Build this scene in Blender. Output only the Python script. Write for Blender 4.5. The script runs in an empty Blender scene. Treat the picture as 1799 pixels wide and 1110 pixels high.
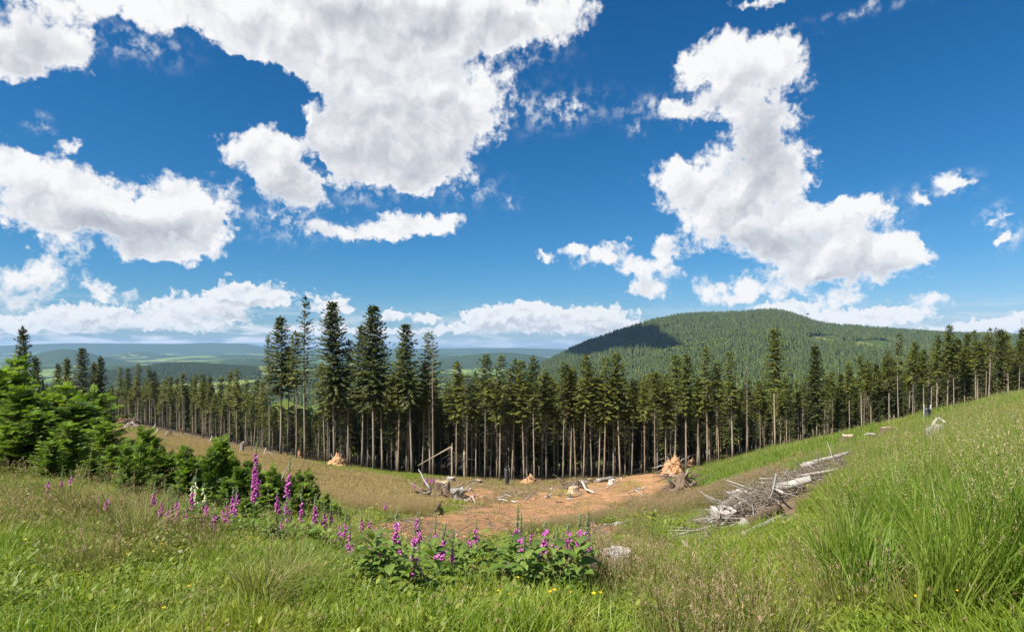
import bpy, math, random
import numpy as np
from mathutils import Vector

random.seed(7)
RNG = np.random.default_rng(7)
SC = bpy.context.scene
COL = SC.collection
R = math.radians

# ------------------------------------------------------------------ camera
F, CX, HZ, EYE = 1072.0, 899.5, 612.0, 1.65      # focal length, centre and horizon of the photograph; eye height in metres
cam = bpy.data.cameras.new('camera')
cam.sensor_width = 36.0
cam.lens = 36.0 * F / 1799.0
cam.shift_y = (HZ - 555.0) / 1799.0
cam.clip_start, cam.clip_end = 0.1, 60000.0
cam_o = bpy.data.objects.new('camera', cam)
cam_o.location = (0, 0, EYE)
cam_o.rotation_euler = (R(90), 0, 0)
COL.objects.link(cam_o)
SC.camera = cam_o

# ------------------------------------------------------------------ sun and exposure
SUN_AZ, SUN_EL = R(-124), R(50)                  # azimuth from +Y towards +X: the sun stands to the left and a little behind
SUN_DIR = Vector((math.sin(SUN_AZ) * math.cos(SUN_EL), math.cos(SUN_AZ) * math.cos(SUN_EL), math.sin(SUN_EL)))
sun = bpy.data.lights.new('sun', 'SUN')
sun.energy, sun.angle, sun.color = 5.0, R(0.53), (1.0, 0.955, 0.88)
sun_o = bpy.data.objects.new('sun', sun)
sun_o.rotation_euler = SUN_DIR.to_track_quat('Z', 'Y').to_euler()
sun_o.location = (0, 0, 50)
COL.objects.link(sun_o)
SC.view_settings.view_transform = 'Standard'
SC.view_settings.look = 'None'
SC.view_settings.exposure = 1.0
SC.view_settings.gamma = 1.0
SC.view_settings.use_curve_mapping = False
SC.cycles.max_bounces = 6
SC.cycles.diffuse_bounces = 3
SC.cycles.transmission_bounces = 4
SC.cycles.transparent_max_bounces = 8
SC.cycles.volume_bounces = 0
SC.cycles.caustics_reflective = False
SC.cycles.caustics_refractive = False

# ------------------------------------------------------------------ sky with clouds
def px_dir(px, py):
    az = math.atan((px - CX) / F)
    return math.degrees(az), math.degrees(math.atan((HZ - py) / F * math.cos(az)))

CLOUDS = [  # px, py, rx, ry of cumulus lobes
 (60,40,125,58),(95,95,80,45),(15,112,48,34),(250,18,170,36),(420,15,160,42),(600,20,180,50),(780,30,180,58),(930,28,105,40),
 (500,98,105,30),(600,115,90,48),(440,92,50,12),(705,205,165,100),(640,235,125,75),(785,180,95,75),(725,288,85,42),(650,270,75,50),
 (425,245,62,32),(490,285,62,42),(520,345,48,36),(560,330,30,20),
 (20,262,60,26),(90,305,85,32),(125,245,20,15),(180,352,150,44),(90,375,80,32),(330,345,58,36),(352,388,56,28),(240,400,125,38),(290,447,80,20),
 (702,386,42,20),(625,402,52,15),(555,410,30,15),(785,392,28,22),(680,415,42,15),(740,390,30,15),
 (80,478,92,34),(25,532,75,26),(190,513,24,18),(242,525,20,16),(405,478,18,9),
 (1345,4,62,11),(1310,105,100,38),(1255,100,52,32),(1372,98,36,36),(1305,175,78,55),(1345,240,68,50),(1350,298,66,34),(1195,193,46,18),
 (1175,310,68,38),(1250,352,100,52),(1350,385,120,52),(1420,425,110,46),(1450,478,92,26),(1555,450,66,34),(1500,370,44,22),(1590,435,28,22),
 (1000,438,42,13),(940,450,26,9),(1070,455,66,24),(1150,483,66,20),(1105,425,28,14),(1185,440,26,26),(1280,518,84,30),(1135,517,34,12),
 (1480,530,52,18),(1660,300,34,26),(1612,350,18,8),(1690,312,22,11),(1752,375,17,12),(1768,418,14,12),(1632,538,34,15),
 (-160,330,120,60),(-200,120,160,80),(2000,200,140,60),(2100,420,170,50),(500,-170,300,80),(1500,-250,220,60)]
HOLES = [(300,150,130,72,-1.4),(450,165,85,36,-1.4),(568,300,24,44,-1.2),(512,228,26,24,-.9),(700,350,110,10,-.8),(1115,395,55,22,-1.0),(1260,462,40,12,-.6),(1300,322,12,7,-.8),(1460,330,40,25,-.6),(330,484,120,9,-.9),(180,262,22,24,-.7),(980,300,110,90,-.8),(60,215,90,22,-.8),(1085,500,30,10,-.5)]
WISPS = [(900,95,60,22),(955,190,80,26),(1005,195,16,18),(1150,188,42,16),(1115,228,12,10),(820,330,40,20),(240,75,60,24),(70,220,16,11),(1650,330,50,14),
         (1765,410,20,22),(1750,378,22,16),(900,355,12,8),(640,330,60,20),(530,400,60,20),(470,380,30,12),(1500,400,60,30),(1520,20,60,8)]
LOW = [(140,548,62,17),(325,535,58,17),(455,520,64,22),(400,522,26,16),(585,540,32,19),(230,560,90,12),(350,572,62,10),(690,553,28,9),(750,558,22,7),
       (410,556,30,7),(60,575,110,11),(900,548,50,13),(940,545,30,14),(1045,552,66,15),(880,572,100,12),(1060,575,80,12),(850,555,30,10),(1560,555,82,18),
       (1742,572,56,12),(1460,560,60,10),(1690,580,60,8),(560,578,60,7),(1380,540,60,14),(700,582,80,5),(1850,560,80,14),(-100,560,120,14)]
GREY = [(40,90,60,35,.8),(640,15,200,28,.7),(700,262,130,55,.55),(820,40,100,25,.5),(230,410,110,26,.9),(1335,262,70,60,1.1),(1290,425,90,22,.9),(1430,500,80,16,.8),
        (80,505,80,20,.8),(470,345,40,30,.5),(180,385,70,15,.4),(520,360,45,30,.6),(1540,478,60,14,.5),(40,545,80,12,.6),(1130,496,70,10,.5),(700,60,200,30,.3)]

world = bpy.data.worlds.new('World')
SC.world = world
world.use_nodes = True
nt = world.node_tree
nt.nodes.clear()
class NB:
    """small helper that adds and links shader nodes"""
    def __init__(s, tree): s.t = tree
    def put(s, n, i, v):
        if v is None: return
        if hasattr(v, 'is_output'): s.t.links.new(v, n.inputs[i])
        else: n.inputs[i].default_value = v
    def m(s, op, a, b=None, c=None, clamp=False):
        n = s.t.nodes.new('ShaderNodeMath'); n.operation = op; n.use_clamp = clamp
        s.put(n, 0, a); s.put(n, 1, b); s.put(n, 2, c)
        return n.outputs[0]
    def v(s, op, a, b=None, c=None, out=0):
        n = s.t.nodes.new('ShaderNodeVectorMath'); n.operation = op
        s.put(n, 0, a); s.put(n, 1, b); s.put(n, 2, c)
        return n.outputs[out]
    def noise(s, vec, scale, detail=6, rough=.55, dist=0.0, typ='FBM', out=0, dim='3D'):
        n = s.t.nodes.new('ShaderNodeTexNoise'); n.noise_type = typ; n.noise_dimensions = dim
        s.put(n, 'Vector', vec); n.inputs['Scale'].default_value = scale
        n.inputs['Detail'].default_value = detail; n.inputs['Roughness'].default_value = rough; n.inputs['Distortion'].default_value = dist
        return n.outputs[out]
    def ramp(s, fac, stops, interp='LINEAR'):
        n = s.t.nodes.new('ShaderNodeValToRGB'); cr = n.color_ramp; cr.interpolation = interp
        while len(cr.elements) < len(stops): cr.elements.new(0.5)
        for e, (p, c) in zip(cr.elements, stops):
            e.position = p; e.color = (*c, 1) if len(c) == 3 else c
        s.put(n, 0, fac)
        return n.outputs[0]
    def step(s, x, a, b, smooth=True):
        n = s.t.nodes.new('ShaderNodeMapRange'); n.interpolation_type = 'SMOOTHSTEP' if smooth else 'LINEAR'
        s.put(n, 0, x); n.inputs[1].default_value = a; n.inputs[2].default_value = b
        return n.outputs[0]
    def mix(s, f, a, b, mode='MIX'):
        n = s.t.nodes.new('ShaderNodeMix'); n.data_type = 'RGBA'; n.blend_type = mode
        s.put(n, 0, f)
        for i, x in ((6, a), (7, b)):
            if isinstance(x, tuple) and len(x) == 3: x = (*x, 1)
            s.put(n, i, x)
        return n.outputs[2]
N = NB(nt)
sky = nt.nodes.new('ShaderNodeTexSky')
sky.sky_type = 'NISHITA'
sky.sun_disc = False
sky.sun_elevation = SUN_EL
sky.sun_rotation = SUN_AZ
sky.altitude, sky.air_density, sky.dust_density, sky.ozone_density = 700, 1.0, 0.6, 3.0
geo = nt.nodes.new('ShaderNodeTexCoord')
D3 = geo.outputs['Generated']
sep = nt.nodes.new('ShaderNodeSeparateXYZ'); nt.links.new(D3, sep.inputs[0])
az = N.m('MULTIPLY', N.m('ARCTAN2', sep.outputs[0], sep.outputs[1]), 57.2958)
el = N.m('MULTIPLY', N.m('ARCSINE', sep.outputs[2]), 57.2958)
cmb = nt.nodes.new('ShaderNodeCombineXYZ')
nt.links.new(az, cmb.inputs[0]); nt.links.new(el, cmb.inputs[1])
P = cmb.outputs[0]

def blob_sum(p, blobs, fat=1.0):
    total = None
    for b in blobs:
        a, e = px_dir(b[0], b[1])
        a1, e1 = px_dir(b[0] + b[2], b[1] - b[3])
        ra = abs(a1 - a) * fat; re = max(abs(px_dir(b[0], b[1] - b[3])[1] - e), .15) * fat
        ra *= .95; re *= .95
        q = N.v('MULTIPLY_ADD', p, (1 / ra, 1 / re, 0), (-a / ra, -e / re, 0))
        d = N.v('DOT_PRODUCT', q, q, out=1)
        g = N.m('POWER', 0.5, d)
        if len(b) > 4:
            total = N.m('MULTIPLY', g, b[4]) if total is None else N.m('MULTIPLY_ADD', g, b[4], total)
        else:
            total = g if total is None else N.m('ADD', total, g)
    return total

def SN(vec, scale, detail=6, rough=.55, dist=0.0, out=0): return N.noise(vec, scale, detail, rough, dist, 'FBM', out, '2D')
def warp(p, scale, amp, z=0.0):
    c = SN(N.v('ADD', p, (z * 13, z * 7, 0)), scale, 5, .6, out=1)
    return N.v('MULTIPLY_ADD', c, (amp, amp * .8, 0), N.v('ADD', p, (-amp * .5, -amp * .4, 0)))

def puffs(p, scale, detail=3.0):
    n = nt.nodes.new('ShaderNodeTexVoronoi'); n.feature = 'F1'
    N.put(n, 'Vector', p); n.inputs['Scale'].default_value = scale
    n.inputs['Detail'].default_value = detail; n.inputs['Roughness'].default_value = .55; n.inputs['Lacunarity'].default_value = 2.3
    n.normalize = True; n.voronoi_dimensions = '2D'
    return N.m('SUBTRACT', 1.0, n.outputs['Distance'])
PW = warp(warp(P, .16, 4.6), .75, 1.5, 9.0)
PQ = warp(P, .5, 1.6, 2.0)
pf = puffs(PQ, .42)
pf_up = puffs(N.v('ADD', PQ, (-.45, .75, 0)), .42, 2.0)
main = N.m('ADD', blob_sum(PW, CLOUDS), blob_sum(PW, HOLES))
bill = SN(PW, .42, 7, .54, 0.0)
fine = SN(P, 1.6, 5, .60, .3)
dens = N.m('ADD', main, N.m('MULTIPLY_ADD', bill, 1.1, -.55))
dens = N.m('ADD', dens, N.m('MULTIPLY_ADD', fine, .6, -.33))
dens = N.m('ADD', dens, N.m('MULTIPLY_ADD', pf, 1.5, -.98))
wis = blob_sum(warp(P, .5, 2.6, 3.0), WISPS)
wn = N.m('MULTIPLY', wis, N.step(SN(P, .8, 9, .66, 0), .42, .72))
PL = warp(P, 1.2, 1.6, 5.0)
low = blob_sum(PL, LOW)
PL2 = N.v('MULTIPLY', PL, (1, 1.7, 1))
lpf = puffs(PL2, 1.15)
lbill = N.m('MULTIPLY_ADD', lpf, .55, N.m('MULTIPLY_ADD', SN(PL2, .8, 8, .6), .6, -.08))
ldens = N.m('ADD', low, N.m('MULTIPLY_ADD', lbill, 1.7, -.85))
# a field of clouds everywhere else, so that the sky goes on beside and behind the view
outside = N.m('SUBTRACT', 1.0, N.m('MULTIPLY', N.step(N.m('ABSOLUTE', az), 62, 46), N.step(el, 44, 34)))
ow = N.m('MULTIPLY', outside, N.step(N.noise(D3, 3.2, 9, .58, .3), .50, .60))
# thin bright streaks near the horizon
hz_noise = SN(N.v('MULTIPLY', P, (.16, 1.3, 1)), 1.0, 7, .6, .2)
hz_mask = N.m('MULTIPLY', N.m('MULTIPLY', N.step(el, 4.6, 1.2), N.step(el, -.5, 0)), N.step(hz_noise, .42, .66))
hz_mask = N.m('MULTIPLY', hz_mask, N.m('ADD', .5, N.m('MULTIPLY', N.step(az, -8, -28), .4)))
a_main = N.step(dens, .54, 1.12)
a_low = N.m('MULTIPLY', N.step(ldens, .52, .84), .93)
alpha = N.m('MAXIMUM', N.m('MAXIMUM', a_main, a_low), N.m('MAXIMUM', N.m('MULTIPLY', wn, .75), ow))
alpha = N.m('MAXIMUM', alpha, hz_mask)
# light on the clouds: grey bases, bright upper edges, soft relief
grey = blob_sum(warp(P, .35, 4.0, 1.0), GREY)
up = N.v('ADD', PW, (-.5, 1.5, 0))
bill2 = SN(up, .42, 4, .55)
relief = N.m('SUBTRACT', SN(PW, .42, 4, .55), bill2)
above = blob_sum(N.v('ADD', PW, (-.6, 2.0, 0)), CLOUDS)
under = N.m('MULTIPLY', N.step(above, .45, 1.5), N.step(main, .5, 1.3))
shade = N.m('ADD', N.m('MULTIPLY', grey, .50), N.m('MULTIPLY', under, .34))
shade = N.m('SUBTRACT', shade, N.m('MULTIPLY', relief, .9))
shade = N.m('SUBTRACT', shade, N.m('MULTIPLY', N.m('SUBTRACT', pf, pf_up), .32))
shade = N.m('ADD', shade, N.m('MULTIPLY_ADD', pf, -.22, .12))
shade = N.m('ADD', shade, N.m('MULTIPLY_ADD', fine, -.10, .05))
shade = N.m('MULTIPLY', shade, N.step(dens, .7, 1.3))
lup = N.m('SUBTRACT', SN(PL2, .8, 3, .5), SN(N.v('ADD', PL2, (-.25, .9, 0)), .8, 3, .5))
lshade = N.m('ADD', N.m('MULTIPLY', N.step(blob_sum(N.v('ADD', PL, (-.2, 1.0, 0)), LOW), .4, 1.3), .45), N.m('MULTIPLY_ADD', lpf, -.5, N.m('MULTIPLY_ADD', lup, -1.2, .30)))
lowpart = N.m('MULTIPLY', a_low, N.m('SUBTRACT', 1.0, a_main))
shade = N.m('ADD', N.m('MULTIPLY', shade, N.m('SUBTRACT', 1.0, lowpart)), N.m('MULTIPLY', lshade, lowpart))
CLOUD_GAIN = 1.0
ccol = N.ramp(shade, [(0.0, (4.85, 4.85, 4.85)), (.22, (4.2, 4.26, 4.4)), (.55, (3.25, 3.37, 3.6)), (1.0, (2.3, 2.45, 2.75))])
# deeper, more saturated blue, as the photograph shows it
ss = nt.nodes.new('ShaderNodeSeparateColor'); nt.links.new(sky.outputs[0], ss.inputs[0])
cc = nt.nodes.new('ShaderNodeCombineColor')
nt.links.new(N.m('MULTIPLY', N.m('POWER', ss.outputs[0], 2.0), 00.056), cc.inputs[0])
nt.links.new(N.m('MULTIPLY', N.m('POWER', ss.outputs[1], 1.15), .312), cc.inputs[1])
nt.links.new(N.m('MULTIPLY', ss.outputs[2], .535), cc.inputs[2])
skyc = cc.outputs[0]
final = N.mix(alpha, skyc, ccol)
bg = nt.nodes.new('ShaderNodeBackground')
nt.links.new(final, bg.inputs[0])
bg.inputs[1].default_value = 0.1
wo = nt.nodes.new('ShaderNodeOutputWorld')
nt.links.new(bg.outputs[0], wo.inputs[0])
world.cycles.sampling_method = 'MANUAL'
world.cycles.sample_map_resolution = 512
# ================================================================== helpers
def smooth_noise(x, y, seed=0, octaves=3):
    """value noise, vectorised; about -1..1"""
    x = np.asarray(x, float); y = np.asarray(y, float)
    out = np.zeros(np.broadcast(x, y).shape); amp = 1.0; tot = 0.0
    for o in range(octaves):
        xi = np.floor(x); yi = np.floor(y); fx = x - xi; fy = y - yi
        fx = fx * fx * (3 - 2 * fx); fy = fy * fy * (3 - 2 * fy)
        def h(i, j):
            s = np.sin(i * 127.1 + j * 311.7 + seed * 17.3 + o * 7.7) * 43758.5453
            return (s - np.floor(s)) * 2 - 1
        out += amp * ((h(xi, yi) * (1 - fx) + h(xi + 1, yi) * fx) * (1 - fy) + (h(xi, yi + 1) * (1 - fx) + h(xi + 1, yi + 1) * fx) * fy)
        tot += amp; amp *= .5; x = x * 2.03 + 11.3; y = y * 2.03 + 4.1
    return out / tot

def mesh_np(name, V, T, attrs=None, mats=(), mat_idx=None, smooth=False):
    """mesh from vertex array and triangle (or quad) array"""
    V = np.ascontiguousarray(V, np.float32); T = np.ascontiguousarray(T, np.int32)
    k = T.shape[1]
    me = bpy.data.meshes.new(name)
    me.vertices.add(len(V)); me.vertices.foreach_set('co', V.ravel())
    me.loops.add(T.size); me.loops.foreach_set('vertex_index', T.ravel())
    me.polygons.add(len(T)); me.polygons.foreach_set('loop_start', np.arange(0, T.size, k, dtype=np.int32))
    if mat_idx is not None: me.polygons.foreach_set('material_index', np.ascontiguousarray(mat_idx, np.int32))
    me.update(calc_edges=True)
    if smooth: me.polygons.foreach_set('use_smooth', np.ones(len(T), bool))
    for an, (typ, data) in (attrs or {}).items():
        a = me.attributes.new(an, typ, 'POINT')
        key = {'FLOAT': 'value', 'FLOAT_VECTOR': 'vector', 'FLOAT_COLOR': 'color', 'INT': 'value'}[typ]
        a.data.foreach_set(key, np.ascontiguousarray(data, np.int32 if typ == 'INT' else np.float32).ravel())
    for m in mats: me.materials.append(m)
    return me

def obj(name, me, parent=None, loc=None, rz=0.0, scale=None, kind=None, label=None, cat=None, group=None):
    o = bpy.data.objects.new(name, me)
    COL.objects.link(o)
    if parent is not None: o.parent = parent
    if loc is not None: o.location = loc
    if rz: o.rotation_euler = (0, 0, rz)
    if scale is not None: o.scale = scale if hasattr(scale, '__len__') else (scale,) * 3
    if kind: o['kind'] = kind
    if label: o['label'] = label
    if cat: o['category'] = cat
    if group: o['group'] = group
    return o

def copy_tree(o, parent=None):
    c = o.copy(); COL.objects.link(c)
    if parent is not None: c.parent = parent
    for ch in list(o.children): copy_tree(ch, c)
    return c

class MB:
    """collects geometry, then gives one mesh"""
    def __init__(s): s.V = []; s.T = []; s.A = []; s.K = []; s.M = []; s.n = 0
    def add(s, V, T, tint=None, kind=0.0, mat=0):
        V = np.asarray(V, float); T = np.asarray(T, int)
        s.V.append(V); s.T.append(T + s.n); s.n += len(V)
        s.A.append(np.full(len(V), RNG.random() if tint is None else 0.) if tint is None or np.isscalar(tint) else np.asarray(tint))
        if tint is not None and np.isscalar(tint): s.A[-1] = np.full(len(V), tint)
        s.K.append(np.full(len(V), float(kind)) if np.isscalar(kind) else np.asarray(kind))
        s.M.append(np.full(len(T), mat, int))
    def stamp(s, tv, tf, M, P, tint=None, kind=0.0, mat=0):
        """template tv/tf copied with matrices M (n,3,3) and positions P (n,3)"""
        n = len(P)
        if n == 0: return
        V = np.einsum('nij,vj->nvi', M, tv) + P[:, None, :]
        T = tf[None] + (np.arange(n) * len(tv))[:, None, None]
        t = RNG.random(n) if tint is None else np.broadcast_to(tint, n)
        s.add(V.reshape(-1, 3), T.reshape(-1, 3), np.repeat(t, len(tv)), np.full(n * len(tv), kind), mat)
    def mesh(s, name, mats=(), smooth=False):
        return mesh_np(name, np.concatenate(s.V), np.concatenate(s.T), {'tint': ('FLOAT', np.concatenate(s.A)), 'part_kind': ('FLOAT', np.concatenate(s.K))},
                       mats, np.concatenate(s.M), smooth)

def frames(d, up=(0, 0, 1)):
    """matrices whose first column runs along d, third roughly up"""
    d = d / np.linalg.norm(d, axis=1, keepdims=True)
    u = np.broadcast_to(np.array(up, float), d.shape)
    s = np.cross(u, d); ln = np.linalg.norm(s, axis=1, keepdims=True)
    s = np.where(ln > 1e-3, s / np.maximum(ln, 1e-6), np.array([0, 1, 0.]))
    w = np.cross(d, s)
    return np.stack([d, s, w], axis=2)

def tube(path, radii, sides=8, rough=0.0, seed=0, cap=True, cap_mat=None):
    path = np.asarray(path, float); n = len(path)
    radii = np.broadcast_to(np.asarray(radii, float), n)
    d = np.gradient(path, axis=0)
    M = frames(d, (0.03, 0.02, 1) if abs(d[0][2]) < .9 * np.linalg.norm(d[0]) else (1, 0.05, 0))
    a = np.arange(sides) / sides * 2 * np.pi
    ring = np.stack([np.zeros(sides), np.cos(a), np.sin(a)], 1)
    rr = radii[:, None] * np.ones(sides)
    if rough: 
        g = np.random.default_rng(seed)
        rr = rr * (1 + rough * (g.random((n, sides)) - .5) * .6 + rough * (g.random(sides) - .5)[None])
    V = path[:, None, :] + np.einsum('nij,nsj->nsi', M, ring[None] * rr[:, :, None])
    V = V.reshape(-1, 3)
    i = np.arange(n - 1)[:, None] * sides; j = np.arange(sides)[None]; k = (j + 1) % sides
    q = np.stack([i + j, i + k, i + sides + k, i + sides + j], 2).reshape(-1, 4)
    T = np.concatenate([q[:, [0, 1, 2]], q[:, [0, 2, 3]]])
    nt_side = len(T)
    if cap:
        c0, c1 = len(V), len(V) + 1
        V = np.concatenate([V, path[:1], path[-1:]])
        j = np.arange(sides); k = (j + 1) % sides
        T = np.concatenate([T, np.stack([np.full(sides, c0), k, j], 1), np.stack([np.full(sides, c1), (n - 1) * sides + j, (n - 1) * sides + k], 1)])
    return V, T, nt_side

# ------------------------------------------------------------------ materials
def new_mat(name):
    m = bpy.data.materials.new(name); m.use_nodes = True
    t = m.node_tree; t.nodes.clear()
    return m, NB(t)
def out_surface(nb, sh):
    o = nb.t.nodes.new('ShaderNodeOutputMaterial'); nb.t.links.new(sh, o.inputs[0])
def attr(nb, name, out='Fac', typ='GEOMETRY'):
    a = nb.t.nodes.new('ShaderNodeAttribute'); a.attribute_name = name; a.attribute_type = typ
    return a.outputs[out]
def bsdf(nb, col, rough=.8, spec=.25, normal=None):
    b = nb.t.nodes.new('ShaderNodeBsdfPrincipled')
    nb.put(b, 'Base Color', col if hasattr(col, 'is_output') else (*col, 1))
    nb.put(b, 'Roughness', rough); b.inputs['Specular IOR Level'].default_value = spec
    if normal is not None: nb.put(b, 'Normal', normal)
    return b.outputs[0]
def bump(nb, h, strength=.5, dist=.05):
    b = nb.t.nodes.new('ShaderNodeBump'); b.inputs['Strength'].default_value = strength; b.inputs['Distance'].default_value = dist
    nb.put(b, 'Height', h); return b.outputs[0]
def obj_random(nb):
    return nb.t.nodes.new('ShaderNodeObjectInfo').outputs['Random']
def leaf_mat(name, stops, head=None, trans=.35, rough=.6, spec=.3, patchy=None):
    """foliage: colour varies from blade to blade (tint) and from plant to plant; part_kind 1 = flower head colour"""
    m, nb = new_mat(name)
    f = nb.m('ADD', nb.m('MULTIPLY', attr(nb, 'tint'), .6), nb.m('MULTIPLY', obj_random(nb), .4))
    c = nb.ramp(f, stops)
    if patchy is not None:                       # drier and lusher patches across the meadow
        pos = nb.t.nodes.new('ShaderNodeNewGeometry').outputs['Position']
        pn = nb.step(nb.noise(nb.v('MULTIPLY', pos, (1, 1, .2)), patchy[0], 4, .65), .42, .66)
        c = nb.mix(nb.m('MULTIPLY', pn, .62), c, patchy[1])
    if head is not None:
        hc = nb.ramp(attr(nb, 'tint'), head)
        c = nb.mix(attr(nb, 'part_kind'), c, hc)
    d = bsdf(nb, c, rough, spec)
    t = nb.t.nodes.new('ShaderNodeBsdfTranslucent')
    nb.put(t, 0, nb.mix(1.0, c, (1.25, 1.3, .55), 'MULTIPLY'))
    x = nb.t.nodes.new('ShaderNodeMixShader'); x.inputs[0].default_value = trans
    nb.t.links.new(d, x.inputs[1]); nb.t.links.new(t.outputs[0], x.inputs[2])
    out_surface(nb, x.outputs[0])
    return m
def wood_mat(name, stops, scale=6.0, stretch=(1, 1, .15), bstr=.6):
    m, nb = new_mat(name)
    tc = nb.t.nodes.new('ShaderNodeTexCoord').outputs['Object']
    n1 = nb.noise(nb.v('MULTIPLY', tc, stretch), scale, 7, .65)
    n2 = nb.noise(tc, scale * .35, 3)
    f = nb.m('ADD', nb.m('MULTIPLY', n1, .6), nb.m('ADD', nb.m('MULTIPLY', n2, .25), nb.m('MULTIPLY', obj_random(nb), .15)))
    out_surface(nb, bsdf(nb, nb.ramp(f, stops), .9, .1, bump(nb, n1, bstr, .03)))
    return m

# ================================================================== the lie of the land
# For a set of forward distances: how far below the horizon the ground appears across the view (real heights follow from it)
ROWS = [
 (3.5,  [(-1600,1085),(-600,1110),(0,1118),(900,1120),(1360,1116),(1600,1088),(1799,1050),(2400,980),(3400,930)]),
 (6.0,  [(-1600,900),(-600,950),(0,962),(200,975),(450,990),(700,1005),(900,1013),(1200,1012),(1360,996),(1600,930),(1799,882),(2400,800),(3400,760)]),
 (10,   [(-1600,800),(-600,870),(0,885),(200,897),(450,925),(700,955),(900,965),(1200,960),(1360,928),(1600,852),(1799,795),(2400,722),(3400,690)]),
 (15,   [(-1600,760),(-600,830),(0,845),(200,855),(450,890),(700,925),(900,942),(1200,932),(1360,888),(1600,806),(1799,748),(2400,690),(3400,665)]),
 (25,   [(-1600,720),(-600,795),(0,812),(200,828),(450,866),(700,897),(900,915),(1050,912),(1200,903),(1360,848),(1600,769),(1799,713),(2400,670),(3400,650)]),
 (40,   [(-1600,700),(-600,770),(0,792),(200,808),(450,843),(700,872),(900,890),(1050,886),(1200,876),(1360,815),(1600,746),(1799,697),(2400,660),(3400,645)]),
 (60,   [(-1600,690),(-600,755),(0,772),(200,788),(450,823),(700,851),(900,866),(1050,862),(1200,850),(1360,792),(1600,737),(1799,692),(2400,655),(3400,640)]),
 (90,   [(-1600,680),(-600,742),(0,756),(200,772),(450,804),(700,833),(900,847),(1050,842),(1200,824),(1360,786),(1600,743),(1799,699),(2400,660),(3400,645)]),
 (130,  [(-1600,675),(-600,732),(0,745),(200,757),(450,789),(700,823),(900,836),(1050,831),(1200,812),(1360,788),(1600,752),(1799,708),(2400,670),(3400,650)]),
 (230,  [(-1600,670),(-600,727),(0,735),(200,739),(450,779),(700,813),(900,826),(1050,820),(1200,800),(1360,786),(1600,762),(1799,722),(2400,680),(3400,660)]),
 (400,  [(-1600,668),(-600,730),(0,736),(200,744),(450,782),(700,808),(900,815),(1050,806),(1200,792),(1360,784),(1600,764),(1799,735),(2400,690),(3400,670)]),
 (700,  [(-1600,665),(-600,732),(0,738),(200,744),(450,764),(700,775),(900,780),(1050,766),(1200,740),(1360,730),(1600,725),(1799,714),(2400,690),(3400,680)]),
 (1200, [(-1600,660),(-600,722),(0,727),(450,718),(700,712),(900,716),(1050,700),(1200,672),(1360,660),(1600,662),(1799,664),(2400,660),(3400,665)]),
 (2000, [(-1600,650),(-600,698),(0,700),(450,684),(700,682),(880,684),(960,660),(1050,628),(1200,588),(1280,580),(1360,574),(1450,592),(1600,606),(1799,618),(2400,630),(3400,640)]),
 (2600, [(-1600,645),(-600,690),(0,686),(450,664),(700,664),(880,672),(940,650),(1000,622),(1060,597),(1120,577),(1190,562),(1280,557),(1345,551),(1390,559),(1450,578),(1550,586),(1650,591),(1799,598),(2400,612),(3400,625)]),
 (3500, [(-1600,642),(-600,675),(0,670),(450,652),(700,652),(900,664),(1050,640),(1200,622),(1360,612),(1600,614),(1799,618),(2400,622),(3400,625)]),
 (5000, [(-1600,640),(-600,655),(0,655),(450,640),(700,642),(900,648),(1200,650),(1600,650),(2400,640),(3400,630)]),
 (8000, [(-1600,632),(0,638),(450,629),(900,634),(1600,640),(3400,630)]),
 (12000,[(-1600,624),(0,625),(900,624),(1600,625),(3400,624)]),
 (13500,[(-1600,606),(0,607),(120,602),(180,603),(300,604),(345,602),(440,603),(470,612),(700,612),(900,611),(1000,613),(1600,612),(3400,608)]),
 (16000,[(-1600,625),(900,628),(3400,625)]),
 (20000,[(-1600,630),(900,632),(3400,630)])]
BUMPS = [ # px centre, distance, how much higher it looks, half width px, log-distance width
 (300,3300,17,125,.10),(110,7000,27,75,.12),(200,4800,9,90,.08),(240,9500,12,60,.08),(400,9000,6,120,.08),(880,6200,21,120,.12),(1390,1750,9,60,.12),(1215,2250,6,60,.10),(1520,1900,6,50,.12),(430,6000,6,60,.1),(760,9000,10,160,.08),
 (60,5200,8,80,.1),(550,4200,6,60,.1),(-500,8000,18,300,.15)]
TH = np.radians(np.arange(-180, 180.01, .5))
LD = np.linspace(math.log(3.5), math.log(20000), 700)
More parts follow.
